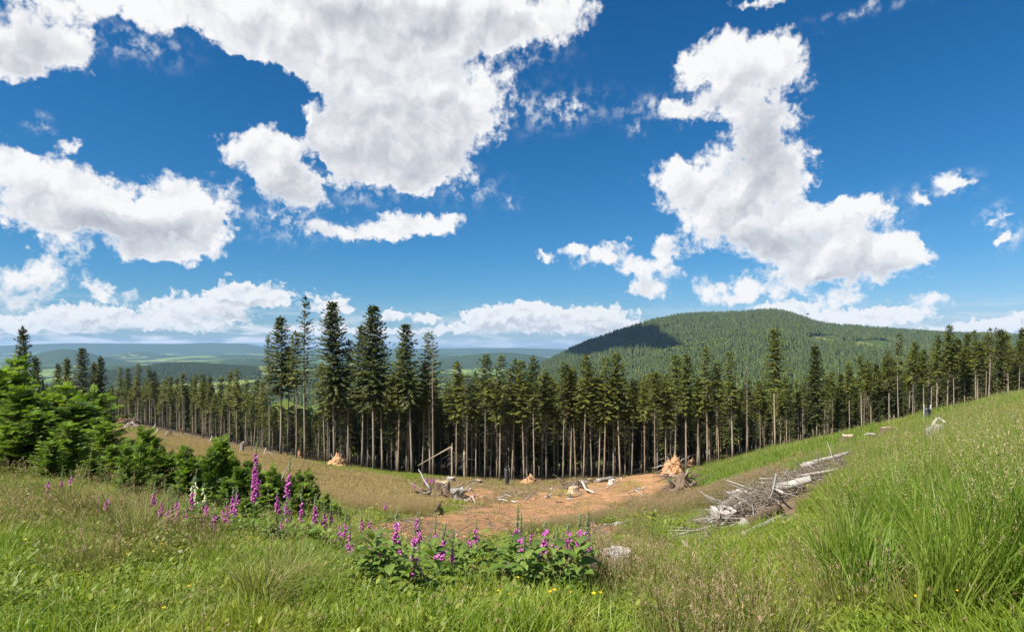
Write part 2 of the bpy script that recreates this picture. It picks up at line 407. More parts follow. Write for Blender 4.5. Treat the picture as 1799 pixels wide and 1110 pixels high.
def _build_table():
    pxs = CX + F * np.tan(np.clip(TH, R(-66.8), R(66.8)))
    rows = []
    for D, ctl in ROWS:
        xs, ys = zip(*ctl)
        r = np.interp(pxs, xs, ys)
        flat = HZ + F * EYE / D
        back = np.clip((np.abs(TH) - R(64)) / R(45), 0, 1); back = back * back * (3 - 2 * back)
        r = r * (1 - back) + flat * back
        sg = 2.4 if D < 1000 else 1.1
        k = np.exp(-.5 * (np.arange(-12, 13) / sg) ** 2); k /= k.sum()
        rp = np.concatenate([r[-13:-1], r, r[1:13]])
        rows.append(np.convolve(rp, k, 'valid'))
    rows = np.array(rows); ld = np.log([d for d, _ in ROWS])
    h = np.diff(ld)[:, None]; dl = np.diff(rows, axis=0) / h          # monotone cubic along the distance
    m = np.zeros_like(rows); m[0] = dl[0]; m[-1] = dl[-1]
    same = dl[:-1] * dl[1:] > 0
    w1 = 2 * h[1:] + h[:-1]; w2 = h[1:] + 2 * h[:-1]
    with np.errstate(all='ignore'):
        hm = (w1 + w2) / (w1 / dl[:-1] + w2 / dl[1:])
    m[1:-1] = np.where(same, hm, 0)
    i = np.clip(np.searchsorted(ld, LD, 'right') - 1, 0, len(ld) - 2)
    t = ((LD - ld[i]) / h[i, 0])[:, None]; hh = h[i]
    T = (2*t**3-3*t**2+1)*rows[i] + (t**3-2*t**2+t)*hh*m[i] + (-2*t**3+3*t**2)*rows[i+1] + (t**3-t**2)*hh*m[i+1]
    L, PX = np.meshgrid(LD, pxs, indexing='ij')
    for cx, D, amp, w, lw in BUMPS:
        T = T - amp * np.exp(-((PX - cx) / w) ** 2) * np.exp(-((L - math.log(D)) / lw) ** 2) * (np.abs(TH) < R(68))
    return T
TAB = _build_table()
def dist_of(x, y):
    r = np.hypot(x, y); th = np.arctan2(x, y)
    return r * np.maximum(np.cos(th), .4), th, r
def table_py(D, th):
    a = (np.log(np.maximum(D, 3.5)) - LD[0]) / (LD[1] - LD[0]); a = np.clip(a, 0, len(LD) - 1.001)
    b = np.clip((th - TH[0]) / (TH[1] - TH[0]), 0, len(TH) - 1.001)
    i = a.astype(int); j = b.astype(int); a = a - i; b = b - j
    return (TAB[i, j]*(1-a)*(1-b) + TAB[i+1, j]*a*(1-b) + TAB[i, j+1]*(1-a)*b + TAB[i+1, j+1]*a*b)
def H(x, y, rough=True):
    """height of the ground"""
    x = np.asarray(x, float); y = np.asarray(y, float)
    D, th, r = dist_of(x, y)
    py = table_py(D, th)
    z = EYE - (py - HZ) / F * np.maximum(D, 3.5)
    z = z * np.minimum(D / 3.5, 1)
    if rough:
        fade = np.clip(1 - D / 60, 0, 1)
        z = z + .05 * smooth_noise(x * 1.3, y * 1.3, 1, 3) * np.clip(r / 2, 0, 1)
        z = z + .22 * smooth_noise(x / 5, y / 5, 2, 2) * np.clip((D - 6) / 20, 0, 1)
        z = z + 9 * smooth_noise(x / 300, y / 300, 3, 4) * np.clip((D - 600) / 2500, 0, 1)
        # ridges and gullies of the scraped earth
        px, pyy = CX + F * x / np.maximum(y, .5), HZ - (z - EYE) / np.maximum(y, .5) * F
        g = np.exp(-((pyy - (935 - .20 * (px - 750))) / 26) ** 2) * np.clip((px - 700) / 80, 0, 1) * np.clip((1180 - px) / 60, 0, 1) * (y > 8) * (y < 80)
        z = z + g * (.40 * np.abs(smooth_noise(x / 2.6 + y * .08, y / 3.5, 5, 4)) - .14 + .06 * smooth_noise(x * 1.6, y * 1.1, 6, 3))
    return z
def Hs(x, y): return float(H(np.array([x]), np.array([y]))[0])
def at_D(px, D):
    """ground point in the direction of photo column px at forward distance D"""
    x = (px - CX) / F * D
    return x, D, Hs(x, D)
def ground_hit(px, py, dmax=300):
    Ds = np.exp(np.linspace(math.log(3.0), math.log(dmax), 700))
    x = (px - CX) / F * Ds
    p = HZ - (H(x, Ds) - EYE) / Ds * F
    k = np.argmax(p <= py)
    if not (p <= py).any(): k = int(np.argmin(p))
    return x[k], Ds[k], Hs(x[k], Ds[k])

# ------------------------------------------------------------------ what covers the ground
def in_poly(px, py, poly):
    inside = np.zeros(px.shape, bool); n = len(poly)
    for i in range(n):
        x0, y0 = poly[i]; x1, y1 = poly[(i + 1) % n]
        c = ((y0 > py) != (y1 > py)) & (px < (x1 - x0) * (py - y0) / ((y1 - y0) or 1e-9) + x0)
        inside ^= c
    return inside
DIRT = [[(615,928),(700,914),(760,903),(830,892),(900,880),(975,862),(1050,846),(1125,830),(1182,822),(1182,858),(1130,876),(1080,898),(1010,920),(930,940),(840,958),(740,972),(640,960)],[(560,960),(640,950),(660,975),(600,985)],[(1010,925),(1060,915),(1110,935),(1060,950)],
        [(1160,965),(1240,918),(1300,925),(1290,950),(1230,985),(1170,990)],[(1500,872),(1600,838),(1680,835),(1640,870),(1540,890)],
        [(1130,818),(1240,812),(1200,832),(1150,836)],[(985,1075),(1100,1050),(1150,1065),(1080,1090),(1000,1095)],
        [(360,1085),(470,1065),(560,1090),(520,1125),(380,1125)],[(780,862),(850,855),(880,872),(820,885)],[(-40,955),(60,945),(90,975),(20,990)]]
STRAW = [[(195,742),(260,752),(450,792),(600,826),(700,838),(760,858),(800,872),(740,905),(640,900),(560,870),(430,850),(205,805),(180,790)]]
BROWN = [[(800,930),(900,915),(1000,895),(1100,876),(1180,862),(1260,866),(1330,842),(1380,838),(1310,882),(1210,902),(1120,912),(1060,925),(960,940),(840,955)]]
PILE = [(1255,938),(1238,900),(1300,858),(1400,826),(1490,806),(1506,836),(1445,872),(1395,918),(1320,952)]
CLEAR = [(1046,985),(1112,985),(1120,1062),(1050,1062)]
RUBBLE = [[(740,842),(1060,835),(1150,820),(1130,836),(1060,850),(975,870),(900,885),(830,898),(790,880),(760,860)],[(190,728),(300,748),(470,785),(500,800),(420,792),(300,765),(200,748)]]
BROWN2 = [[(-60,840),(120,838),(280,880),(400,960),(330,1010),(160,960),(-60,935)],[(1380,1000),(1500,950),(1640,900),(1720,1010),(1650,1100),(1400,1100)]]
def edge_distance(px):
    return np.interp(px, [-200,180,200,300,450,480,600,700,900,1100,1200,1360,1500,1600,1800,2000],
                         [210,225,225,185,124,112,100,95,92,90,86,79,75,72,70,70])
def cover(x, y):
    """weights of the kinds of ground: dirt, straw, brown, rubble, brown2, lush, forest"""
    z = H(x, y)
    yy = np.maximum(y, .4)
    px = CX + F * x / yy; py = HZ - (z - EYE) / yy * F
    jx = px + 22 * smooth_noise(x * 40 / (yy + 6), yy * 1.1, 8, 3); jy = py + 9 * smooth_noise(x * 40 / (yy + 6) + 50, yy * 1.1, 9, 3)
    w = {}
    front = y > 2.5
    def anyp(polys):
        m = np.zeros(px.shape, bool)
        for p in polys: m |= in_poly(jx, jy, p)
        return m & front
    D = y
    w['dirt'] = anyp(DIRT); w['straw'] = anyp(STRAW); w['brown'] = anyp(BROWN); w['rubble'] = anyp(RUBBLE); w['brown2'] = anyp(BROWN2)
    for kx in ('brown', 'rubble', 'straw', 'brown2'): w[kx] = w[kx] & ~w['dirt']
    w['clear'] = (in_poly(px, py, PILE) | in_poly(px, py, CLEAR)) & front
    w['lush'] = (px > 1150 + 30 * smooth_noise(x / 4, y / 4, 4)) & (y > 5.5 + 6 * np.clip((1500 - px) / 300, 0, 1.6)) & (py < np.interp(px, [1150,1300,1500,1600,1799,2200], [845,870,860,930,1010,1100])) & front
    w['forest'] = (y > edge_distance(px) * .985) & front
    return w, px, py
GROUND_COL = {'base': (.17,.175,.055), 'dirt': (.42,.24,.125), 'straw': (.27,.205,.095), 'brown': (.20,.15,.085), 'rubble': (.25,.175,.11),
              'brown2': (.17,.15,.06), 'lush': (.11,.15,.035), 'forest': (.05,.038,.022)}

def polar_mesh(name, r0, r1, ratio, dth, mats, with_cover):
    nr = int(math.log(r1 / r0) / math.log(ratio)) + 1
    rs = r0 * (r1 / r0) ** (np.arange(nr + 1) / nr)
    th = np.concatenate([np.arange(-180, -60, 3.), np.arange(-60, 60, dth), np.arange(60, 180, 3.)])
    th = np.radians(th)
    Rr, Tt = np.meshgrid(rs, th, indexing='ij')
    X = (Rr * np.sin(Tt)).ravel(); Y = (Rr * np.cos(Tt)).ravel()
    V = np.stack([X, Y, H(X, Y)], 1)
    n = len(th)
    i = np.arange(nr)[:, None] * n; j = np.arange(n)[None]; k = (j + 1) % n
    Q = np.stack([i + j, i + n + j, i + n + k, i + k], 2).reshape(-1, 4)
    Q = Q[:, ::-1]
    at = {}
    if with_cover:
        c0 = len(V)
        w, px, py = cover(X, Y)
        C = np.tile(np.array(GROUND_COL['base']), (len(V), 1))
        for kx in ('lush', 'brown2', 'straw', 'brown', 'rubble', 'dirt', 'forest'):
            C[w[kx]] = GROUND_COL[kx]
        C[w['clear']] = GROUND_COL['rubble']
        Cg = C.reshape(nr + 1, n, 3)
        for _ in range(2):
            Cg = (Cg + np.roll(Cg, 1, 1) + np.roll(Cg, -1, 1)) / 3
        at['cover_colour'] = ('FLOAT_COLOR', np.concatenate([Cg.reshape(-1, 3), np.ones((len(V), 1))], 1))
    return mesh_np(name, V, Q, at, mats, smooth=True)

# ground material: soil and litter under the plants
gm_, nb = new_mat('soil_and_turf')
tc = nb.t.nodes.new('ShaderNodeTexCoord').outputs['Object']
n1 = nb.noise(tc, 2.2, 9, .7); n2 = nb.noise(tc, .35, 5, .6); n3 = nb.noise(tc, 14, 6, .7)
c = attr(nb, 'cover_colour', 'Color')
c = nb.mix(1.0, c, nb.ramp(n1, [(.28, (.48,.46,.44)), (.5, (1,1,1)), (.72, (1.4,1.32,1.2))]), 'MULTIPLY')
c = nb.mix(1.0, c, nb.ramp(n2, [(.35, (.78,.80,.78)), (.65, (1.15,1.1,1.05))]), 'MULTIPLY')
out_surface(nb, bsdf(nb, c, .95, .08, bump(nb, nb.m('ADD', n1, nb.m('MULTIPLY', n3, .5)), 1.0, .22)))
M_ground = gm_
ground = obj('ground', polar_mesh('ground', .35, 430, 1.022, .28, [gm_], True), kind='structure')

# valley and hills: woods and meadows
vm, nb = new_mat('woods_and_meadows')
tc = nb.t.nodes.new('ShaderNodeTexCoord').outputs['Object']
wood = nb.step(nb.noise(nb.v('MULTIPLY', tc, (.8, 1.0, 1)), .0013, 9, .62, .8), .455, .475)
field_tint = nb.t.nodes.new('ShaderNodeTexVoronoi'); nb.put(field_tint, 'Vector', nb.v('MULTIPLY', tc, (1, .8, 0))); field_tint.inputs['Scale'].default_value = .0035
fc = nb.ramp(nb.t.nodes.new('ShaderNodeSeparateColor').outputs[0], [(0, (.1, .15, .04)), (1, (.2, .2, .08))])
sc_ = nb.t.nodes.new('ShaderNodeSeparateColor'); nb.t.links.new(field_tint.outputs['Color'], sc_.inputs[0])
fc = nb.ramp(sc_.outputs[0], [(0, (.10,.15,.035)), (.35, (.16,.21,.05)), (.7, (.22,.25,.075)), (1, (.33,.31,.14))], 'CONSTANT')
tn = nb.noise(tc, .05, 8, .75)
hedge = nb.step(nb.noise(tc, .011, 5, .6, .5), .56, .60)
fc = nb.mix(nb.m('MULTIPLY', hedge, .85), fc, (.03, .052, .02))
wc = nb.ramp(tn, [(.3, (.020,.038,.014)), (.5, (.042,.066,.020)), (.72, (.080,.11,.030))])
forced = attr(nb, 'woodland')
c = nb.mix(nb.m('MAXIMUM', wood, forced), fc, wc)
c = nb.mix(nb.m('MULTIPLY', attr(nb, 'meadow'), .9), c, fc)
out_surface(nb, bsdf(nb, c, .95, .05, bump(nb, nb.m('MULTIPLY', tn, nb.m('MAXIMUM', wood, forced)), 1.0, 22)))
me_v = polar_mesh('valley', 425, 20000, 1.018, .28, [vm], False)
co = np.empty(len(me_v.vertices) * 3, np.float32); me_v.vertices.foreach_get('co', co); co = co.reshape(-1, 3)
vpx = CX + F * co[:, 0] / np.maximum(co[:, 1], 1); vD = co[:, 1]; vpy = HZ - (co[:, 2] - EYE) / np.maximum(vD, 1) * F
MEADOWS = [(1450,596,34,7),(1535,606,40,9),(1450,612,50,5),(1150,640,20,4),(1560,625,30,5)]
def woodland_at(px, D, py):
    w = ((px > 905) & (D < 3600)) | (D < 1150) | ((np.abs(px - 290) < 170) & (D > 2500) & (D < 3700)) | ((np.abs(px - 110) < 110) & (D > 6000) & (D < 8200)) \
        | ((np.abs(px - 870) < 190) & (D > 5200) & (D < 7600)) | (D > 12300)
    return w & (D > 0)
wl = woodland_at(vpx, vD, vpy).astype(float)
def meadow_at(px, py, D):
    m = np.zeros(px.shape)
    for a, b, ra, rb in MEADOWS[:2]:
        m = np.maximum(m, ((((px - a) / ra) ** 2 + ((py - b) / rb) ** 2 < 1) & (D > 1500) & (D < 2600)).astype(float))
    m = np.maximum(m, ((np.abs(px - 510) < 75) & (D > 760) & (D < 1250)).astype(float))
    return m
md = meadow_at(vpx, vpy, vD)
for an, dat in (('woodland', wl), ('meadow', md)):
    a = me_v.attributes.new(an, 'FLOAT', 'POINT'); a.data.foreach_set('value', dat.astype(np.float32))
obj('valley', me_v, kind='structure')
# ================================================================== plants: materials
M_needle = leaf_mat('spruce_needles', [(0, (.050,.060,.010)), (.45, (.098,.112,.017)), (.8, (.15,.158,.022)), (1, (.20,.17,.035))], trans=.3, rough=.55)
M_needle_dark = leaf_mat('spruce_needles_bluish', [(0, (.034,.044,.010)), (.6, (.074,.086,.016)), (1, (.13,.132,.024))], trans=.25, rough=.55)
M_needle_young = leaf_mat('young_spruce_needles', [(0, (.030,.060,.010)), (.35, (.085,.150,.020)), (.7, (.17,.26,.032)), (1, (.27,.36,.050))], trans=.42, rough=.5)
M_broad = leaf_mat('broadleaf_crown', [(0, (.040,.070,.015)), (1, (.085,.12,.028))], trans=.3)
M_grass = leaf_mat('grass_blades', [(0, (.080,.145,.010)), (.5, (.165,.255,.020)), (.85, (.25,.31,.034)), (1, (.36,.31,.10))], head=[(0, (.24,.18,.085)), (1, (.34,.25,.13))], trans=.42, rough=.45, patchy=(.8, (.34, .34, .065)))
M_tall = leaf_mat('tall_grass_blades', [(0, (.080,.15,.018)), (.5, (.17,.26,.030)), (.9, (.26,.34,.055)), (1, (.36,.34,.13))], head=[(0, (.28,.23,.11)), (1, (.42,.35,.19))], trans=.42, rough=.42, patchy=(.35, (.36, .33, .09)))
M_brown = leaf_mat('hair_grass', [(0, (.11,.15,.025)), (.5, (.19,.20,.050)), (1, (.29,.23,.095))], head=[(0, (.28,.18,.105)), (.6, (.38,.27,.165)), (1, (.34,.22,.16))], trans=.35)
M_straw = leaf_mat('straw_grass', [(0, (.16,.17,.045)), (.4, (.32,.245,.105)), (1, (.46,.345,.17))], head=[(0, (.27,.175,.095)), (1, (.38,.27,.15))], trans=.35)
M_herb = leaf_mat('herb_leaves', [(0, (.075,.12,.012)), (.6, (.16,.22,.022)), (1, (.27,.31,.040))], trans=.38, rough=.5, patchy=(1.1, (.30, .28, .06)))
M_fox_leaf = leaf_mat('foxglove_leaves', [(0, (.065,.115,.024)), (.5, (.12,.19,.034)), (1, (.21,.27,.045))], trans=.35, rough=.55)
M_fox_stem = leaf_mat('foxglove_stem', [(0, (.10,.14,.055)), (1, (.19,.22,.10))], trans=.2)
M_fox_bud = leaf_mat('foxglove_buds', [(0, (.17,.23,.09)), (1, (.30,.36,.18))], trans=.3)
M_bell = leaf_mat('foxglove_bells', [(0, (.26,.030,.24)), (.45, (.40,.065,.34)), (.8, (.55,.15,.46)), (1, (.66,.32,.58))], trans=.30, rough=.45)
M_bell_w = leaf_mat('white_foxglove_bells', [(0, (.60,.62,.38)), (1, (.72,.72,.52))], trans=.3)
M_yellow = leaf_mat('yellow_petals', [(0, (.70,.42,.01)), (1, (.85,.60,.02))], trans=.25)
M_bark = wood_mat('spruce_bark', [(.25, (.10,.08,.06)), (.5, (.235,.195,.15)), (.75, (.38,.33,.265))], 3.0, (3, 3, .5), .8)
M_bark_warm = wood_mat('spruce_bark_warm', [(.25, (.16,.12,.08)), (.5, (.32,.25,.175)), (.75, (.44,.365,.27))], 3.0, (3, 3, .5), .8)
M_deadtwig = wood_mat('dead_twigs', [(.3, (.12,.095,.07)), (.7, (.24,.195,.15))], 3.0, (1, 1, 1), .2)
M_greywood = wood_mat('weathered_wood', [(.25, (.13,.115,.10)), (.5, (.29,.27,.24)), (.75, (.46,.435,.395))], 9.0, (1, 1, .2), .9)
M_tanwood = wood_mat('sawn_wood', [(.25, (.20,.145,.09)), (.5, (.38,.29,.185)), (.8, (.55,.44,.30))], 7.0, (1, 1, .3), .7)
M_palewood = wood_mat('bleached_wood', [(.25, (.24,.21,.18)), (.55, (.42,.385,.335)), (.8, (.56,.53,.48))], 9.0, (1, 1, .2), .7)
M_brownwood = wood_mat('rotten_bark', [(.25, (.055,.038,.025)), (.5, (.13,.092,.062)), (.8, (.24,.18,.13))], 7.0, (1, 1, .4), .9)
M_earth = wood_mat('orange_earth', [(.25, (.24,.125,.06)), (.5, (.40,.23,.12)), (.8, (.54,.35,.20))], 2.5, (1, 1, 1), .9)
M_stone = wood_mat('pale_stone', [(.3, (.22,.21,.20)), (.7, (.48,.46,.43))], 5.0, (1, 1, 1), .8)

# ------------------------------------------------------------------ spruces
KITE = (np.array([[0, 0, 0], [.45, .5, -.04], [.45, -.5, -.04], [1, 0, -.12]], float), np.array([[0, 2, 1], [1, 2, 3]]))
def spray_template():
    """a fan of needle twigs, one unit long: side twigs get shorter towards the tip"""
    v = []; t = []
    def tri(a, b, w):
        a = np.array(a, float); b = np.array(b, float); d = b - a; s = np.array([-d[1], d[0], 0]); s = s / (np.linalg.norm(s) + 1e-9) * w / 2
        k = len(v); v.extend([a - s, a + s * 1.0, b]); t.append([k, k + 1, k + 2])
    tri((0, 0, 0), (1.02, 0, -.06), .10)
    for x in np.arange(.08, .95, .13):
        l = .46 * (1 - x) ** .8 + .08
        for sgn in (1, -1):
            tri((x, 0, -.02), (x + l * .62, sgn * l * .78, -.05 - .10 * l), .12)
    return np.array(v), np.array(t)
SPRAY = spray_template()

def branch_points(z, L, ang, rise, droop, n, g):
    s = np.linspace(.08, 1, n)
    r = L * s
    dz = L * (rise * s - droop * s ** 2 + .10 * s ** 4)
    return np.stack([np.cos(ang) * r, np.sin(ang) * r, z + dz], 1)

def spruce_crown(Ht, c0, Rm, seed, mat, step=.42, per=5, leaf=.30, wid=.17, gap=.12, narrow=1.0, lean=0.0):
    g = np.random.default_rng(seed)
    mb = MB(); P = []; Dv = []; S = []; tw = []
    z = Ht * c0
    while z < Ht - .15:
        t = (z - Ht * c0) / (Ht * (1 - c0))
        prof = min(1, .55 + t * 3.0) * (1 - t) ** (.72 * narrow) 
        nb_ = per if t < .8 else max(3, per - 1)
        a0 = g.random() * 6.28
        for k in range(nb_):
            if g.random() < gap: continue
            L = Rm * prof * g.uniform(.55, 1.22) + .18
            ang = a0 + k * 6.2832 / nb_ + g.normal(0, .25)
            zz = z + g.normal(0, .12)
            n = max(3, int(L / .26))
            bp = branch_points(zz, L, ang, .15 + .55 * t, .42 + g.normal(0, .10) - .25 * t, n, g)
            d = np.gradient(bp, axis=0); d /= np.linalg.norm(d, axis=1, keepdims=True)
            side = np.stack([-np.sin(ang) * np.ones(n), np.cos(ang) * np.ones(n), np.zeros(n)], 1)
            bt = g.random()
            for q in range(n):
                rem = 1 - q / n
                for sg in (1, -1):
                    if g.random() < .12: continue
                    ll = leaf * (.55 + .75 * rem) * g.uniform(.7, 1.35)
                    dd = d[q] * .75 + sg * side[q] * g.uniform(.5, 1.0) + np.array([0, 0, -g.uniform(.1, .75)])
                    P.append(bp[q]); Dv.append(dd); S.append(ll); tw.append(.55 * bt + .45 * g.random())
            P.append(bp[-1]); Dv.append(d[-1]); S.append(leaf); tw.append(bt)
            V, T, _ = tube(bp[::max(1, n // 3)] if n > 5 else bp[[0, -1]], np.linspace(.028, .010, len(bp[::max(1, n // 3)] if n > 5 else bp[[0, -1]])), 3, cap=False)
            mb.add(V, T, .1, 0, 1)
        z += step * g.uniform(.75, 1.25) * (1 - .45 * t)
    P.append([0, 0, Ht - .5]); Dv.append([0, 0, 1]); S.append(.75); tw.append(.6)
    P = np.array(P); Dv = np.array(Dv); S = np.array(S)
    Mx = frames(Dv, (0, 0, 1))
    rot = g.uniform(-.7, .7, len(P)); c, s = np.cos(rot), np.sin(rot)
    Rx = np.zeros((len(P), 3, 3)); Rx[:, 0, 0] = 1; Rx[:, 1, 1] = c; Rx[:, 1, 2] = -s; Rx[:, 2, 1] = s; Rx[:, 2, 2] = c
    Mx = np.einsum('nij,njk->nik', Mx, Rx)
    Mx = Mx * np.stack([S * 1.5, np.full(len(P), wid * 2.1) * (.6 + .4 * S / S.mean()), S], 1)[:, None, :]
    mb.stamp(KITE[0], KITE[1], Mx, P, np.array(tw))
    return mb.mesh('crown', (mat, M_deadtwig))

def spruce_trunk(Ht, r0, seed, mat, top=1.0):
    g = np.random.default_rng(seed + 99)
    n = 9; s = np.linspace(0, 1, n)
    b = g.normal(0, .10, 2)
    path = np.stack([b[0] * np.sin(s * 3), b[1] * np.sin(s * 2.5), s * Ht * top - .6 * (s == 0)], 1)
    rad = r0 * (1 - s * .86 * top); rad[0] = r0 * 1.35
    V, T, _ = tube(path, rad, 8, .15, seed)
    mb = MB(); mb.add(V, T); return mb.mesh('trunk', (mat,), True)

def dead_branches(Ht, z0, z1, seed, n=46, L=1.5, mat=None):
    g = np.random.default_rng(seed + 5)
    mb = MB()
    for k in range(n):
        z = z0 + (z1 - z0) * g.random() ** .75
        f = (z - z0) / (z1 - z0)
        l = L * (.25 + .85 * f) * g.uniform(.35, 1.1); a = g.random() * 6.28
        s = np.array([0, .35, .7, 1])
        dr = g.uniform(.15, .7)
        p = np.stack([np.cos(a) * l * s, np.sin(a) * l * s, z + l * (.10 * s - dr * s ** 2)], 1)
        V, T, _ = tube(p, np.array([.028, .022, .016, .008]), 3, cap=False)
        mb.add(V, T)
        if g.random() < .5 and f > .5:
            for q in range(3):
                e = p[2] + np.array([g.normal(0, .3), g.normal(0, .3), -g.uniform(.1, .5)]) * l * .5
                V, T, _ = tube(np.array([p[1 + q % 2], e]), [.012, .006], 3, cap=False); mb.add(V, T)
    return mb.mesh('dead_branches', (mat or M_deadtwig,))

# prototypes: height 20 m
PROTO = {}
def make_proto(key, Ht, c0, Rm, r0, seed, mat, bark, dead=(1.5, .62, 46, 1.5), **kw):
    PROTO[key] = dict(H=Ht, crown=spruce_crown(Ht, c0, Rm, seed, mat, **kw), trunk=spruce_trunk(Ht, r0, seed, bark),
                      dead=dead_branches(Ht, dead[0], Ht * dead[1], seed, dead[2], dead[3]) if dead[2] else None)
make_proto('tall_a', 26, .40, 4.3, .21, 1, M_needle_dark, M_bark, step=.44, per=7, gap=.10, leaf=.36)
make_proto('tall_b', 26, .45, 3.7, .20, 2, M_needle_dark, M_bark, step=.46, per=6, gap=.12, leaf=.36)
make_proto('sparse', 27, .46, 2.3, .20, 3, M_needle_dark, M_bark, step=.62, per=5, gap=.30, leaf=.26)
make_proto('forest_a', 21, .52, 2.5, .15, 4, M_needle, M_bark_warm, (1.0, .66, 60, 1.6), gap=.12, leaf=.34)
make_proto('forest_b', 21, .59, 2.0, .14, 5, M_needle, M_bark_warm, (1.0, .68, 60, 1.6), gap=.24, leaf=.33)
make_proto('forest_c', 21, .64, 2.4, .14, 6, M_needle, M_bark, (1.0, .70, 60, 1.7), gap=.15, leaf=.34)
make_proto('forest_d', 21, .49, 2.8, .16, 7, M_needle, M_bark_warm, (1.0, .64, 60, 1.7), gap=.26, step=.55, leaf=.34)
make_proto('forest_e', 21, .57, 2.9, .16, 14, M_needle, M_bark, (1.0, .66, 60, 1.7), gap=.34, step=.60, leaf=.38, narrow=1.25)
make_proto('forest_f', 21, .69, 2.1, .13, 15, M_needle, M_bark_warm, (1.0, .80, 80, 1.7), gap=.22, leaf=.32, narrow=.8)
make_proto('forest_g', 21, .46, 2.3, .15, 16, M_needle_dark, M_bark_warm, (1.0, .60, 50, 1.7), gap=.18, step=.5, leaf=.36)
make_proto('full', 19, .20, 2.6, .16, 8, M_needle_dark, M_bark, (.6, .3, 14, 1.2), per=6, gap=.08)
make_proto('tattered', 20, .62, 1.3, .14, 9, M_needle, M_bark, (1.0, .95, 90, 1.4), gap=.42, step=.55)
# a bare dead spruce
PROTO['snag'] = dict(H=20, crown=None, trunk=spruce_trunk(20, .15, 11, M_bark), dead=dead_branches(20, 1.5, 19.5, 11, 95, 1.0))

def spruce(key, x, y, z, h, label, group=None, rz=None, wide=1.0, name='spruce_tree', cat='spruce tree'):
    p = PROTO[key]
    t = obj(name, None, loc=(x, y, z), rz=RNG.random() * 6.28 if rz is None else rz, label=label, cat=cat, group=group)
    k = h / p['H']; t.scale = (k * wide, k * wide, k)
    t.rotation_euler[0] = RNG.normal(0, .013); t.rotation_euler[1] = RNG.normal(0, .016)
    obj('trunk', p['trunk'], t)
    if p['crown']: obj('crown', p['crown'], t)
    if p['dead']: obj('dead_branches', p['dead'], t, kind='stuff')
    return t

